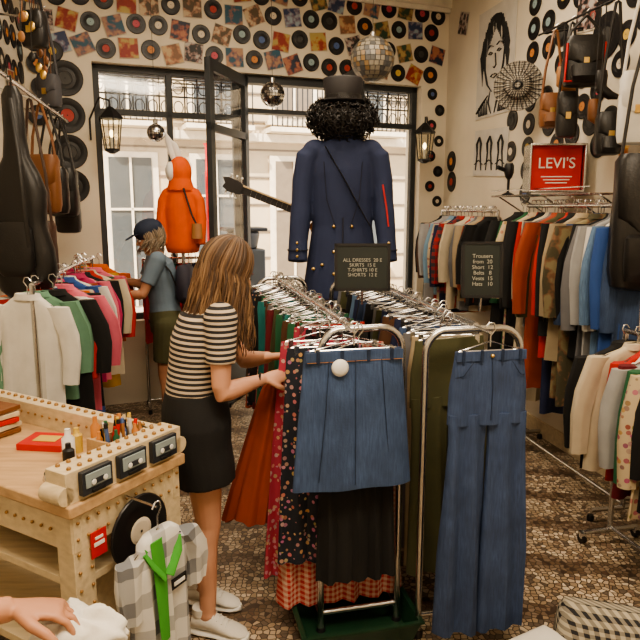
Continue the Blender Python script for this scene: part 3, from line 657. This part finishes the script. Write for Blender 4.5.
GW=mat('guitar_lacquer',(.35,.08,.03),.2,kind='wood',c2=(.5,.2,.05),bump=0); MAPLE=mat('maple_binding',(.55,.42,.25),.5)
B.rings([[(x,-.02,z) for x,z in out],[(x,.02,z) for x,z in out]],GW)
B.box((.42,-.02,-.004),(.58,.03,.05),HT); B.box((.42,-.024,.026),(.58,.034,.012),MAPLE)
hd=[(.70,-.028),(.72,-.045),(.80,-.05),(.85,-.03),(.84,.0),(.87,.035),(.82,.05),(.74,.045),(.70,.028)]
B.rings([[(x,-.035,z) for x,z in hd],[(x,-.01,z) for x,z in hd]],HT)
for k in range(3):
    for s in(-1,1): B.tube([(.735+.04*k,-.022,s*.04),(.735+.04*k,-.022,s*.07)],.007,CHROME,6); B.sph((.735+.04*k,-.022,s*.073),.009,WHITE,8,6)
for k in range(12): B.box((.2+.04*k,-.037,-.004),(.003,.004,.048),CHROME)
B.finish('body_and_neck',E,bevel=.004)
# orange hoodie mannequin
E=empty('hoodie_mannequin'); ox,oy=-1.13,5.30
def oo(x,y,z): return (ox+x*.86,oy+y,z)
OR=mat('orange_fleece',(.75,.11,.015),.85)
B=MB(); B.etube([oo(0,0,z) for z in(1.38,1.42,1.6,1.75,1.86,1.93)],[(.125,.10),(.14,.115),(.13,.11),(.135,.105),(.11,.09),(.055,.06)],(1,0,0),OR,24)
for s in(-1,1): B.tube([oo(s*.12,0,1.86),oo(s*.16,0,1.80),oo(s*.185,-.02,1.65),oo(s*.18,-.05,1.45)],[.053,.055,.048,.042],OR,12); B.sph(oo(s*.12,0,1.85),.056,OR)
B.sph(oo(0,.0,2.03),(.095,.10,.125),OR); B.etube([oo(0,-.0,1.88),oo(0,-.0,1.98)],[(.115,.11),(.085,.09)],(1,0,0),OR)
B.finish('hoodie',E,remesh=.009,smooth=3)
B=MB(); B.sph(oo(-.075,-.04,2.03),(.045,.065,.08),WHITE)
FUR=mat('white_fur',(.85,.8,.75),.9,bump=.5,bs=200)
for x,l in((-.05,.16),(.0,.10)): B.etube([oo(x,0,2.12),oo(x-.02,0,2.18),oo(x-.05,0,2.18+l*.6),oo(x-.08,0,2.18+l)],[(.02,.012),(.03,.014),(.028,.012),(.008,.006)],(1,0,0),FUR)
B.tube([oo(0,0,.02),oo(0,0,1.4)],.014,CHROME,10); B.lathe([(.16,0),(.16,.012),(.02,.03)],oo(0,0,0),BLACKM)
B.tube([oo(.05,-.10,1.9),oo(.12,-.12,1.7),oo(.17,-.12,1.6)],.008,BLACKM,6); B.etube([oo(.17,-.13,1.62),oo(.17,-.14,1.5)],[(.04,.03),(.045,.03)],(1,0,0),TAN)
B.finish('head_ears_stand',E)
# ------------------------------------------------------------------ people
def hand(B,w,d,n,curl,m,sc=1.,ts=1):
    w=V(w);d=V(d).normalized();n=V(n);n=(n-d*n.dot(d)).normalized();s=d.cross(n)*ts
    B.etube([w-d*.02*sc,w+d*.015*sc,w+d*.05*sc,w+d*.085*sc,w+d*.097*sc],[(.024*sc,.018*sc),(.028*sc,.017*sc),(.038*sc,.016*sc),(.040*sc,.014*sc),(.036*sc,.01*sc)],s,m,14)
    for k,(o,l,r) in enumerate(((.031,.068,.0082),(.0105,.078,.0086),(-.0115,.072,.0082),(-.031,.056,.0074))):
        p=w+d*(.085-.004*abs(k-1))*sc+s*o*sc; dd=(d+s*o*4).normalized(); pts=[p-dd*.015*sc]; rr=[r*1.05*sc]; ang=curl*.5
        pts.append(p); rr.append(r*sc*1.08)
        for q in range(3):
            v=dd*math.cos(ang)-n*math.sin(ang); p=p+v*l*sc*(.42,.33,.25)[q]; pts.append(p); rr.append(r*sc*(.98,.9,.72)[q]); ang+=curl*(.75+.08*k)
        B.tube(pts,rr,m,8); B.sph(pts[-1],rr[-1],m,8,6)
    p=w+d*.022*sc+s*.024*sc; v=(d*.7+s*.75-n*.25).normalized(); a=p+v*.038*sc; v2=(d*.95+s*.3-n*.4).normalized(); b=a+v2*.032*sc; c=b+(v2-n*.3*curl).normalized()*.024*sc
    B.tube([p-v*.01*sc,p,a,b,c],[.013*sc,.014*sc,.012*sc,.0105*sc,.008*sc],m,8); B.sph(c,.008*sc,m,8,6)
def shoe(B,a,d,m,sole,L=.25):
    a=V((a[0],a[1],0)); d=V((d[0],d[1],0)).normalized(); M=frameM(a,d,(-d.y,d.x,0),(0,0,1)); old=B.M; B.M=M
    def sec(x,hw,h,z0): return [(x,hw*math.cos(t),z0+max(0,(h-z0))*(.5+.5*math.sin(t)) if 1 else 0) for t in [2*pi*k/16 for k in range(16)]]
    B.rings([sec(x,w,h,.02) for x,w,h in((-.075,.015,.05),(-.065,.03,.085),(-.03,.036,.105),(.02,.037,.10),(.07,.042,.075),(.12,.045,.055),(.155,.036,.042),(.172,.015,.03))],m)
    B.rings([sec(x,w,.028,0.002) for x,w in((-.08,.018),(-.068,.034),(-.03,.040),(.03,.040),(.09,.047),(.14,.044),(.168,.03),(.18,.012))],sole)
    for k in range(4): B.tube([(.03+.02*k,-.025,.09-.009*k),(.03+.02*k,.0,.102-.009*k),(.03+.02*k,.025,.09-.009*k)],.003,sole,5)
    B.tube([(-.03,0,.09),(-.03,0,.12)],.036,m,12)
    B.M=old
def head(B,hc,hf,hu,m,sc=1.):
    hf=V(hf).normalized(); hu=V(hu); hu=(hu-hf*hu.dot(hf)).normalized(); hs=hu.cross(hf); M3=frameM((0,0,0),hf,hs,hu).to_3x3(); hc=V(hc)
    P_=lambda x,y,z: hc+M3@V((x,y,z))*sc
    B.sph(P_(-.008,0,.02),(.092*sc,.074*sc,.092*sc),m,R=M3); B.sph(P_(.025,0,-.04),(.060*sc,.056*sc,.070*sc),m,R=M3); B.sph(P_(.05,0,-.092),(.026*sc,.026*sc,.02*sc),m,R=M3)
    B.tube([P_(.082,0,.01),P_(.10,0,-.02),P_(.098,0,-.032)],[.008*sc,.012*sc,.013*sc],m,8)
    for s in(-1,1): B.sph(P_(-.005,s*.074,-.008),(.02*sc,.008*sc,.03*sc),m,10,8,R=M3); B.sph(P_(.055,s*.035,-.03),.028*sc,m,10,8)
    B.sph(P_(.083,0,-.06),(.010*sc,.022*sc,.009*sc),m,10,8,R=M3)
    return P_,M3
def person(name,J,f,hf,skin,shirt,bottom,shoec,sleeve=.5,skirtlen=None,shorts=.45,pant=False,handR=None,handL=None,curlR=.6,curlL=.6,vox=.006,footd=None):
    E=empty(name); f=V(f).normalized(); sd=V((0,0,1)).cross(f)
    g=lambda k:V(J[k])
    pe,wa,ch,nk,hc=g('pelvis'),g('waist'),g('chest'),g('neck'),g('head')
    shR=nk-sd*.155+V((0,0,-.035)); shL=nk+sd*.155+V((0,0,-.035)); hpR=pe-sd*.085-V((0,0,.04)); hpL=pe+sd*.085-V((0,0,.04))
    B=MB()
    tor=[pe-V((0,0,.08)),pe,pe.lerp(wa,.6),wa,wa.lerp(ch,.5),ch,ch.lerp(nk,.55),nk-V((0,0,.02)),nk+V((0,0,.02))]
    tr=[(.12,.10),(.155,.115),(.145,.105),(.125,.092),(.135,.10),(.15,.108),(.155,.095),(.11,.065),(.055,.055)]
    B.etube(tor,tr,sd,skin,24)
    B.tube([nk-V((0,0,.03)),nk.lerp(hc,.55),hc-V((0,0,.03))],[.055,.048,.05],skin,14)
    def arm(B,sh,el,wr,m,k=0):
        ks=[(0,.048),(.12,.05),(.5,.042),(.92,.036),(1.0,.037)]; pts=[sh.lerp(el,t) for t,_ in ks]; rr=[r+k for _,r in ks]
        ks2=[(.2,.039),(.5,.034),(.8,.027),(1.0,.024)]; pts+=[el.lerp(wr,t) for t,_ in ks2]; rr+=[r+k for _,r in ks2]
        B.tube(pts,rr,m,14); B.sph(sh,.052+k,m)
    for s,sh in(('R',shR),('L',shL)):
        el,wr=g('elbow'+s),g('wrist'+s); arm(B,sh,el,wr,skin)
        hn=(handR if s=='R' else handL) or ((wr-el).normalized(),V((0,0,1)))
        hand(B,wr,hn[0],hn[1],curlR if s=='R' else curlL,skin,1.,1 if s=='R' else -1)
    for s,hp in(('R',hpR),('L',hpL)):
        kn,an=g('knee'+s),g('ankle'+s)
        B.tube([hp,hp.lerp(kn,.3),hp.lerp(kn,.7),kn,kn.lerp(an,.2)-f*.012,kn.lerp(an,.38)-f*.015,kn.lerp(an,.75),an],[.082,.080,.062,.05,.050,.052,.036,.033],skin,16); B.sph(hp,.082,skin); B.sph(an,.036,skin)
    Pf,M3=head(B,hc,hf,(0,0,1),skin)
    B.finish('body',E,remesh=vox,smooth=3)
    B=MB(); EY=mat('eye_white',(.8,.8,.78),.3,bump=0); IR=mat('iris',(.06,.04,.03),.2,bump=0); LP=mat('lips',(.5,.18,.15),.5,bump=0)
    for s in(-1,1):
        B.sph(Pf(.078,s*.031,.0),(.010,.014,.008),EY,10,8,R=M3); B.sph(Pf(.087,s*.031,0),.0045,IR,8,6)
        B.tube([Pf(.084,s*.05,.018),Pf(.092,s*.032,.024),Pf(.09,s*.014,.019)],.003,IR,5)
    B.tube([Pf(.086,-.024,-.058),Pf(.094,0,-.056),Pf(.086,.024,-.058)],[.002,.005,.002],LP,6)
    B.finish('face_features',E)
    B=MB()
    st=[pe.lerp(wa,.25),wa,wa.lerp(ch,.5),ch,ch.lerp(nk,.55),nk-V((0,0,.03)),nk-V((0,0,.005))]
    sr=[(.155,.122),(.143,.112),(.148,.116),(.165,.124),(.168,.112),(.115,.078),(.07,.066)]
    B.etube(st,sr,sd,shirt,24)
    for s,sh in(('R',shR),('L',shL)):
        el=g('elbow'+s); t=min(1,sleeve*2) if sleeve<=.5 else 1
        e2=sh.lerp(el,t)
        B.tube([sh,sh.lerp(e2,.5),e2],[.064,.06,.056],shirt,16); B.sph(sh,.066,shirt)
        if sleeve>.5: B.tube([el,g('wrist'+s)],[.052,.04],shirt,14); B.sph(el,.052,shirt)
    B.finish('top_garment',E,remesh=.007,smooth=3)
    B=MB()
    if skirtlen:
        q=[wa,pe.lerp(wa,.4),pe,pe-V((0,0,.1)),V((pe.x+.015,pe.y,pe.z-skirtlen*.75)),V((pe.x+.02,pe.y,pe.z-skirtlen))]
        B.etube(q,[(.142,.112),(.172,.132),(.188,.136),(.190,.134),(.190,.130),(.190,.128)],sd,bottom,32,.85)
    else:
        B.etube([wa-V((0,0,.01)),pe,pe-V((0,0,.1))],[(.138,.108),(.172,.13),(.15,.12)],sd,bottom,24)
        for s,hp in(('R',hpR),('L',hpL)):
            kn,an=g('knee'+s),g('ankle'+s)
            if pant: B.tube([hp,hp.lerp(kn,.5),kn,an],[.105,.085,.068,.06],bottom,16)
            else: B.tube([hp,hp.lerp(kn,shorts),hp.lerp(kn,shorts*1.7)],[.108,.10,.092],bottom,16)
            B.sph(hp,.108,bottom)
    B.finish('bottom_garment',E,remesh=.007,smooth=2)
    B=MB()
    for s in('R','L'): shoe(B,g('ankle'+s),footd or f,shoec,WHITE)
    B.finish('shoes',E)
    return E,Pf,M3,sd
SK=mat('skin',(.56,.30,.20),.5,bump=.05,bs=200); SK2=mat('skin_tanned',(.48,.24,.145),.5,bump=.05,bs=200)
J=dict(pelvis=(-.505,2.50,.90),waist=(-.51,2.50,1.03),chest=(-.475,2.51,1.21),neck=(-.43,2.52,1.37),head=(-.365,2.54,1.505),
 elbowR=(-.375,2.34,1.055),wristR=(-.225,2.47,1.075),elbowL=(-.33,2.73,1.09),wristL=(-.215,2.62,1.13),
 kneeR=(-.455,2.43,.47),ankleR=(-.465,2.40,.09),kneeL=(-.48,2.59,.47),ankleL=(-.52,2.60,.09))
ST=mat('striped_jersey',(.56,.47,.37),.85,kind='hstripe',c2=(.022,.022,.026),s=.0215,bump=.05,th=-.1)
E,Pf,M3,sd=person('woman_browsing_clothes',J,(.93,.36,0),(.80,.34,-.40),SK,ST,P['black'],P['white'],sleeve=.30,skirtlen=.24,handR=((.85,.5,.05),(.25,-.35,.9)),handL=((.9,-.1,.1),(.1,.2,.9)),curlR=.75,curlL=.75,vox=.005,footd=(.95,-.25))
def hair(name,E,Pf,cols,zend,N_=300,wedge=48,r=.0065,spread=.035,seed=3,fwdshift=0.):
    rnd=random.Random(seed); B=MB()
    B.sph(Pf(-.016,0,.022),(.094,.080,.096),cols[0],R=M3)
    for i in range(N_):
        ph=math.radians(rnd.uniform(wedge,360-wedge)); pts=[];rr=[]
        k=rnd.uniform(.97,1.10)
        for t in range(7):
            th=math.radians(6+t*16); x=math.sin(th)*math.cos(ph)*.102*k-.014; y=math.sin(th)*math.sin(ph)*.087*k; z=math.cos(th)*.105*k+.02
            pts.append(Pf(x,y,z)); rr.append(r*(.6+.4*min(1,t/3)))
        p=pts[-1]; cen=Pf(-.03,0,-.1); rad=(p-cen); rad.z=0
        if rad.length>0: rad.normalize()
        ze=zend+rnd.uniform(-.05,.06); n=7; w1=rnd.uniform(0,6)
        for t in range(1,n+1):
            q=t/n; sp=spread*q
            pts.append(V((p.x+rad.x*sp+.010*math.sin(w1+q*7)-.03*q+fwdshift*q,p.y+rad.y*sp+.010*math.cos(w1+q*6),p.z+(ze-p.z)*q))); rr.append(r*(1-.75*q*q))
        B.tube(pts,rr,rnd.choice(cols),5)
    return B.finish(name,E,ang=80)
H1=mat('hair_light_brown',(.13,.072,.038),.5,bump=.3,bs=300); H2=mat('hair_honey',(.23,.14,.075),.48,bump=.3,bs=300); H3=mat('hair_brown',(.065,.036,.021),.52,bump=.3,bs=300)
hair('long_hair',E,Pf,[H1,H2,H3,H1],1.22,560,38,r=.0052,spread=.05)
B=MB(); B.tube([V(J['wristR']).lerp(V(J['elbowR']),.08)+V((0,.027*math.cos(a),.027*math.sin(a))) for a in [i*pi/8 for i in range(16)]],.005,LEATHER,6,closed=True); B.finish('bracelet',E)
# shopper at back
J=dict(pelvis=(-1.19,4.88,.90),waist=(-1.20,4.88,1.03),chest=(-1.22,4.88,1.24),neck=(-1.245,4.87,1.40),head=(-1.285,4.85,1.525),
 elbowL=(-1.30,4.66,1.12),wristL=(-1.48,4.68,1.10),elbowR=(-1.39,5.0,1.15),wristR=(-1.52,4.9,1.2),
 kneeL=(-1.20,4.80,.47),ankleL=(-1.18,4.78,.09),kneeR=(-1.17,4.97,.47),ankleR=(-1.09,4.98,.09))
E,Pf,M3,sd=person('woman_in_cap',J,(-.93,-.30,0),(-.85,-.35,-.3),SK2,mat('fabric_slate_tee',(.15,.21,.28),.85),P['olive'],P['white'],sleeve=.35,shorts=.42,handL=((-.9,.1,.1),(0,-.2,.9)),curlL=.6,vox=.008)
G1=mat('hair_grey_blond',(.32,.25,.18),.5); hair('short_hair',E,Pf,[G1,mat('hair_ash',(.2,.16,.12),.5)],1.43,160,55,.006,.01)
B=MB(); CAP=mat('cap_navy',(.018,.028,.06),.8)
B.sph(Pf(-.012,0,.055),(.112,.098,.085),CAP,R=M3); B.etube([Pf(.06,0,.055),Pf(.11,0,.05),Pf(.155,0,.04),Pf(.17,0,.036)],[(.07,.008),(.072,.006),(.05,.005),(.02,.004)],M3@V((0,1,0)),CAP,16); B.finish('baseball_cap',E)
B=MB(); B.tube([V((-1.22,4.76,1.41)),V((-1.11,4.735,1.28)),V((-1.06,4.80,1.1))],.012,LEATHER,6,flat=.4)
B.etube([(-1.04,4.88,1.32),(-1.03,4.88,1.28),(-1.03,4.88,1.08),(-1.05,4.88,1.04)],[(.10,.04),(.13,.06),(.14,.07),(.1,.04)],(0,1,0),mat('backpack_nylon',(.03,.03,.05)),18,.7); B.finish('backpack',E)
# shop assistant at the counter
J=dict(pelvis=(-1.06,.86,.92),waist=(-1.06,.87,1.05),chest=(-1.05,.89,1.24),neck=(-1.03,.91,1.41),head=(-1.0,.94,1.56),
 elbowR=(-.84,.90,1.06),wristR=(-.595,1.115,.99),elbowL=(-1.06,1.24,1.08),wristL=(-.85,1.30,1.0),
 kneeR=(-.98,.80,.48),ankleR=(-1.0,.78,.09),kneeL=(-1.1,1.0,.48),ankleL=(-1.1,.98,.09))
E,Pf,M3,sd=person('shop_assistant',J,(.8,.6,0),(.8,.45,-.35),SK2,P['black'],P['denim_dark'],P['white'],sleeve=.4,pant=True,handR=((.93,.25,-.18),(-.1,.1,.95)),curlR=.75,vox=.004)
hair('tied_hair',E,Pf,[H3,H1],1.42,160,55,.006,.01)
B=MB()
rs=[]
for i in range(17):
    t=i/16*pi; z=.045*math.cos(t)
    rs.append([V((-.485,1.155,.905))+V(((.012+.085*math.sin(t)**.7)*math.cos(a)*(1+.16*math.sin(4*a+i*.5)+.07*math.sin(9*a-i)),(.012+.055*math.sin(t)**.7)*math.sin(a)*(1+.2*math.sin(5*a+i*.8)),z+.008*math.sin(3*a+i*.5)+.006*math.sin(7*a))) for a in [2*pi*k/64 for k in range(64)]])
B.rings(rs,P['white']); 
rs=[]
for i in range(9):
    t=i/8; rs.append([V((-.49-.05*t,1.155,.90-.28*t))+V(((.06+.03*t)*math.cos(a)*(1+.15*math.sin(6*a)),(.03+.02*t)*math.sin(a)*(1+.25*math.sin(6*a+i*.4)),0)) for a in [2*pi*k/40 for k in range(40)]])
B.rings(rs,P['white']); B.finish('white_cloth',ang=80)
# ------------------------------------------------------------------ desk
DM=frameM((-.74,1.77,0),(.5,.866,0),(-.866,.5,0),(0,0,1))
DW,DL,DZ=.47,1.05,.88
E=empty('counter_desk'); B=MB(); B.M=DM
B.box((DW/2,DL/2,DZ-.02),(DW+.03,DL+.03,.04),WOODM); B.finish('tabletop',E,bevel=.006)
B=MB(); B.M=DM
for x in(.04,DW-.04):
    for y in(.04,DL-.04): B.box((x,y,(DZ-.04)/2),(.075,.075,DZ-.04),CREAM)
B.box((DW/2,.02,DZ-.10),(DW,.03,.12),CREAM); B.box((DW/2,DL-.02,DZ-.10),(DW,.03,.12),CREAM)
B.box((.02,DL/2,DZ-.10),(.03,DL,.12),CREAM); B.box((DW-.02,DL/2,DZ-.10),(.03,DL,.12),CREAM)
B.box((DW/2,DL/2,.30),(DW-.03,DL-.03,.03),CREAM); B.box((DW/2,DL/2,.60),(DW-.03,DL-.03,.025),CREAM); B.box((DW/2,.09,.45),(DW-.06,.02,.3),CREAM)
B.box((DW/2,.045,DZ+.05),(DW+.02,.09,.10),CREAM); B.box((DW-.03,DL/2+.05,DZ+.045),(.07,DL-.05,.09),CREAM)
for x in(-.01,DW+.01): B.tube([(x,.0,DZ+.03),(x,.09,DZ+.03)],.03,CREAM,14)
PEG=mat('brass_stud',(.35,.20,.08),.35,.4,bump=0)
for k in range(12):
    x=.02+k*(DW-.04)/11; B.sph((x,.02,DZ+.103),.008,PEG,8,6); B.sph((x,.07,DZ+.103),.008,PEG,8,6); B.sph((x,.0,DZ-.12),.006,PEG,8,6); B.sph((x,-.004,DZ-.065),.006,PEG,8,6)
for k in range(22):
    y=.1+k*.043; B.sph((DW-.03,y,DZ+.093),.009,PEG,8,6); B.sph((-.0,y,DZ-.1),.006,PEG,8,6); B.sph((DW-.066,y,DZ+.05),.006,PEG,8,6)
for k in range(8):
    for x in(.02,.065): B.sph((x,-.0,DZ-.17-.06*k),.006,PEG,8,6)
B.finish('carcass',E,bevel=.004)
B=MB(); B.M=DM; CT=mat('cassette_dark',(.03,.035,.045),.35,bump=0); CL=mat('cassette_label',(.28,.34,.36),.5,bump=0)
for k in range(3):
    x=.09+.145*k; B.box((x,-.012,DZ+.055),(.115,.02,.075),CT); B.box((x,-.024,DZ+.062),(.095,.004,.045),CL); B.box((x,-.027,DZ+.055),(.055,.004,.018),CT)
    for s in(-1,1): B.lathe([(.002,.004),(.009,.004),(.009,0)],(x+s*.022,-.028,DZ+.055),WHITE,Matrix.Rotation(pi/2,3,'X'),12)
    B.box((x,-.024,DZ+.025),(.05,.006,.012),BLACKM)
B.finish('cassettes',E,bevel=.002)
B=MB(); record(B,DM@Matrix.Translation((.25,-.015,.69)),.125,LABELS[2]); B.finish('record_ornament',E)
B=MB(); B.M=DM; B.box((.09,-.006,.72),(.06,.004,.085),RED); B.box((.09,-.009,.72),(.04,.003,.012),WHITE); B.box((.09,-.009,.74),(.03,.003,.008),WHITE); B.finish('sticker',E)
def dp(x,y,z): return DM@V((x,y,z))
B=MB(); B.M=DM@Matrix.Translation((.34,.16,DZ))
for a in((-.09,0,.012,.09),(.09,0,.012,.09)): B.box((a[0],0,.045),(.012,.1,.09),WOODM)
for y in(-.05,.05): B.box((0,y,.04),(.18,.01,.08),WOODM)
B.box((0,0,.006),(.18,.1,.012),WOODM)
cols=[RED,WHITE,LABELS[1],LABELS[3],LABELS[5],BLACKM,P['green'],BLACKM,TAN,WHITE,CREAM]
for k in range(12):
    x=random.uniform(-.075,.075); y=random.uniform(-.035,.035); t=(x+random.uniform(-.02,.02),y+random.uniform(-.02,.02),random.uniform(.11,.15)); m=random.choice(cols)
    B.tube([(x,y,.014),t],.0075,m,8); B.tube([t,(t[0]*1.05,t[1]*1.05,t[2]+.016)],[.008,.006],random.choice(cols),8)
for k in range(8):
    x=-.075+.021*k; y=random.uniform(-.03,.03); B.lathe([(.010,.012),(.012,.09),(.006,.10),(.006,.115),(.001,.118)],(x,y,0),random.choice(cols),n=10)
B.finish('pen_holder_box')
B=MB()
for (x,y,h,r,m) in((.24,.30,.11,.022,WHITE),(.30,.33,.09,.02,LABELS[5]),(.20,.25,.08,.02,BLACKM),(.36,.30,.12,.018,LABELS[1])):
    B.lathe([(r,0),(r,h*.7),(r*.5,h*.8),(r*.45,h),(.002,h)],dp(x,y,DZ),m,n=14)
B.finish('glue_bottles')
B=MB(); B.lathe([(.02,0),(.035,.005),(.045,.03),(.04,.05),(.036,.05),(.04,.03),(.03,.01),(.002,.008)],dp(.07,.14,DZ),CHROME); B.finish('metal_bowl')
B=MB(); B.M=DM@Matrix.Translation((.29,.48,DZ))@Matrix.Rotation(.4,4,'Z'); B.box((0,0,.012),(.13,.17,.024),RED); B.box((.004,0,.012),(.128,.165,.018),WHITE); B.box((0,0,.0255),(.06,.09,.002),LABELS[5]); B.finish('red_notebook',bevel=.002)
B=MB(); 
for k in range(5):
    B.M=DM@Matrix.Translation((.25,.80,DZ+.012+.022*k))@Matrix.Rotation(.1*math.sin(k*2),4,'Z'); B.box((0,0,0),(.16,.22,.018),[BROWNL,P['cream'],RED,CREAM,BROWNL][k])
B.finish('book_stack',bevel=.002)
B=MB(); M=DM@Matrix.Translation((.21,-.14,.80)); PG=mat('fabric_grey_check',(.66,.66,.64),.85,kind='plaid',c2=(.20,.21,.23),s=.13,bump=.1,th=.3); LIME=mat('fabric_lime',(.07,.36,.05),.8)
top(B,M,PG,.125,.62,.20,.022,1.0,False); B.M=M
B.etube([(-.035,-.026,-.07),(-.03,-.034,-.2),(-.02,-.034,-.42)],[(.026,.004),(.026,.004),(.02,.004)],(1,0,0),LIME,10)
B.tube([(-.075,-.015,-.10),(-.06,-.032,-.14),(-.02,-.04,-.20)],.016,LIME,8,flat=.5); B.tube([(.065,-.015,-.10),(.05,-.032,-.14),(.0,-.04,-.20)],.016,LIME,8,flat=.5); B.tube([(-.075,-.01,-.095),(0,.0,-.075),(.065,-.01,-.095)],.014,LIME,8)
B.tube([(0,0,.02),(0,.14,.025)],.004,CHROME,6); B.box((.05,-.032,-.25),(.07,.005,.035),BLACKM); B.box((.05,-.036,-.25),(.05,.003,.012),WHITE)
B.finish('check_shirt',ang=60)
# bottom-right patterned tote and folded white cloth
B=MB(); PT=mat('fabric_geometric',(.42,.38,.30),.85,kind='plaid',c2=(.02,.02,.025),s=.028)
B.M=place((1.06,2.14,0),(.3,1,0)); B.etube([(0,0,.005),(0,0,.03),(0,0,.15),(0,0,.26),(0,.01,.30)],[(.14,.09),(.17,.11),(.18,.12),(.17,.09),(.15,.04)],(1,0,0),PT,28,.6)
B.finish('patterned_cushion')
B=MB(); B.M=Matrix.Translation((.80,2.08,0))@Matrix.Rotation(.5,4,'Z')
for k in range(7):
    B.etube([(-.10,0,.018+.028*k),(-.09,0,.018+.028*k),(.09,0,.018+.028*k),(.10,0,.018+.028*k)],[(.05,.008),(.075,.014),(.075,.014),(.05,.008)],(0,1,0),P['white'],16,.7)
B.finish('folded_white_cloths')
# ------------------------------------------------------------------ lights, world, camera
w=bpy.data.worlds.new('world'); bpy.context.scene.world=w; w.use_nodes=True; bg=w.node_tree.nodes['Background']; bg.inputs[0].default_value=(1.0,.96,.90,1); bg.inputs[1].default_value=3.4
def area(name,loc,rot,size,e,col):
    l=bpy.data.lights.new(name,'AREA'); l.shape='RECTANGLE'; l.size=size[0]; l.size_y=size[1]; l.energy=e; l.color=col; o=bpy.data.objects.new(name,l); o.location=loc; o.rotation_euler=rot; bpy.context.scene.collection.objects.link(o)
area('ceiling_fill',(.3,.9,3.7),(0,0,0),(2.2,1.0),90,(1,.83,.62)); area('ceiling_fill',(0,4.0,3.7),(0,0,0),(2.4,.8),50,(1,.83,.62))  # added warm fill for the interior, hung below the ceiling without any fixture
l=bpy.data.lights.new('sun','SUN'); l.energy=9; l.angle=.01; l.color=(1,.90,.74); o=bpy.data.objects.new('sun',l); o.rotation_euler=V((.35,1,-.95)).to_track_quat('-Z','Y').to_euler(); bpy.context.scene.collection.objects.link(o)
cam=bpy.data.cameras.new('camera'); cam.lens=36; cam.sensor_width=36; co=bpy.data.objects.new('camera',cam); co.location=(0,0,1.75); co.rotation_euler=(math.radians(80),0,0); bpy.context.scene.collection.objects.link(co); bpy.context.scene.camera=co
cam.clip_start=.05
try:
    bpy.context.scene.view_settings.look='AgX - Medium High Contrast'
except Exception as ex: print(ex)
bpy.context.scene.view_settings.exposure=.48
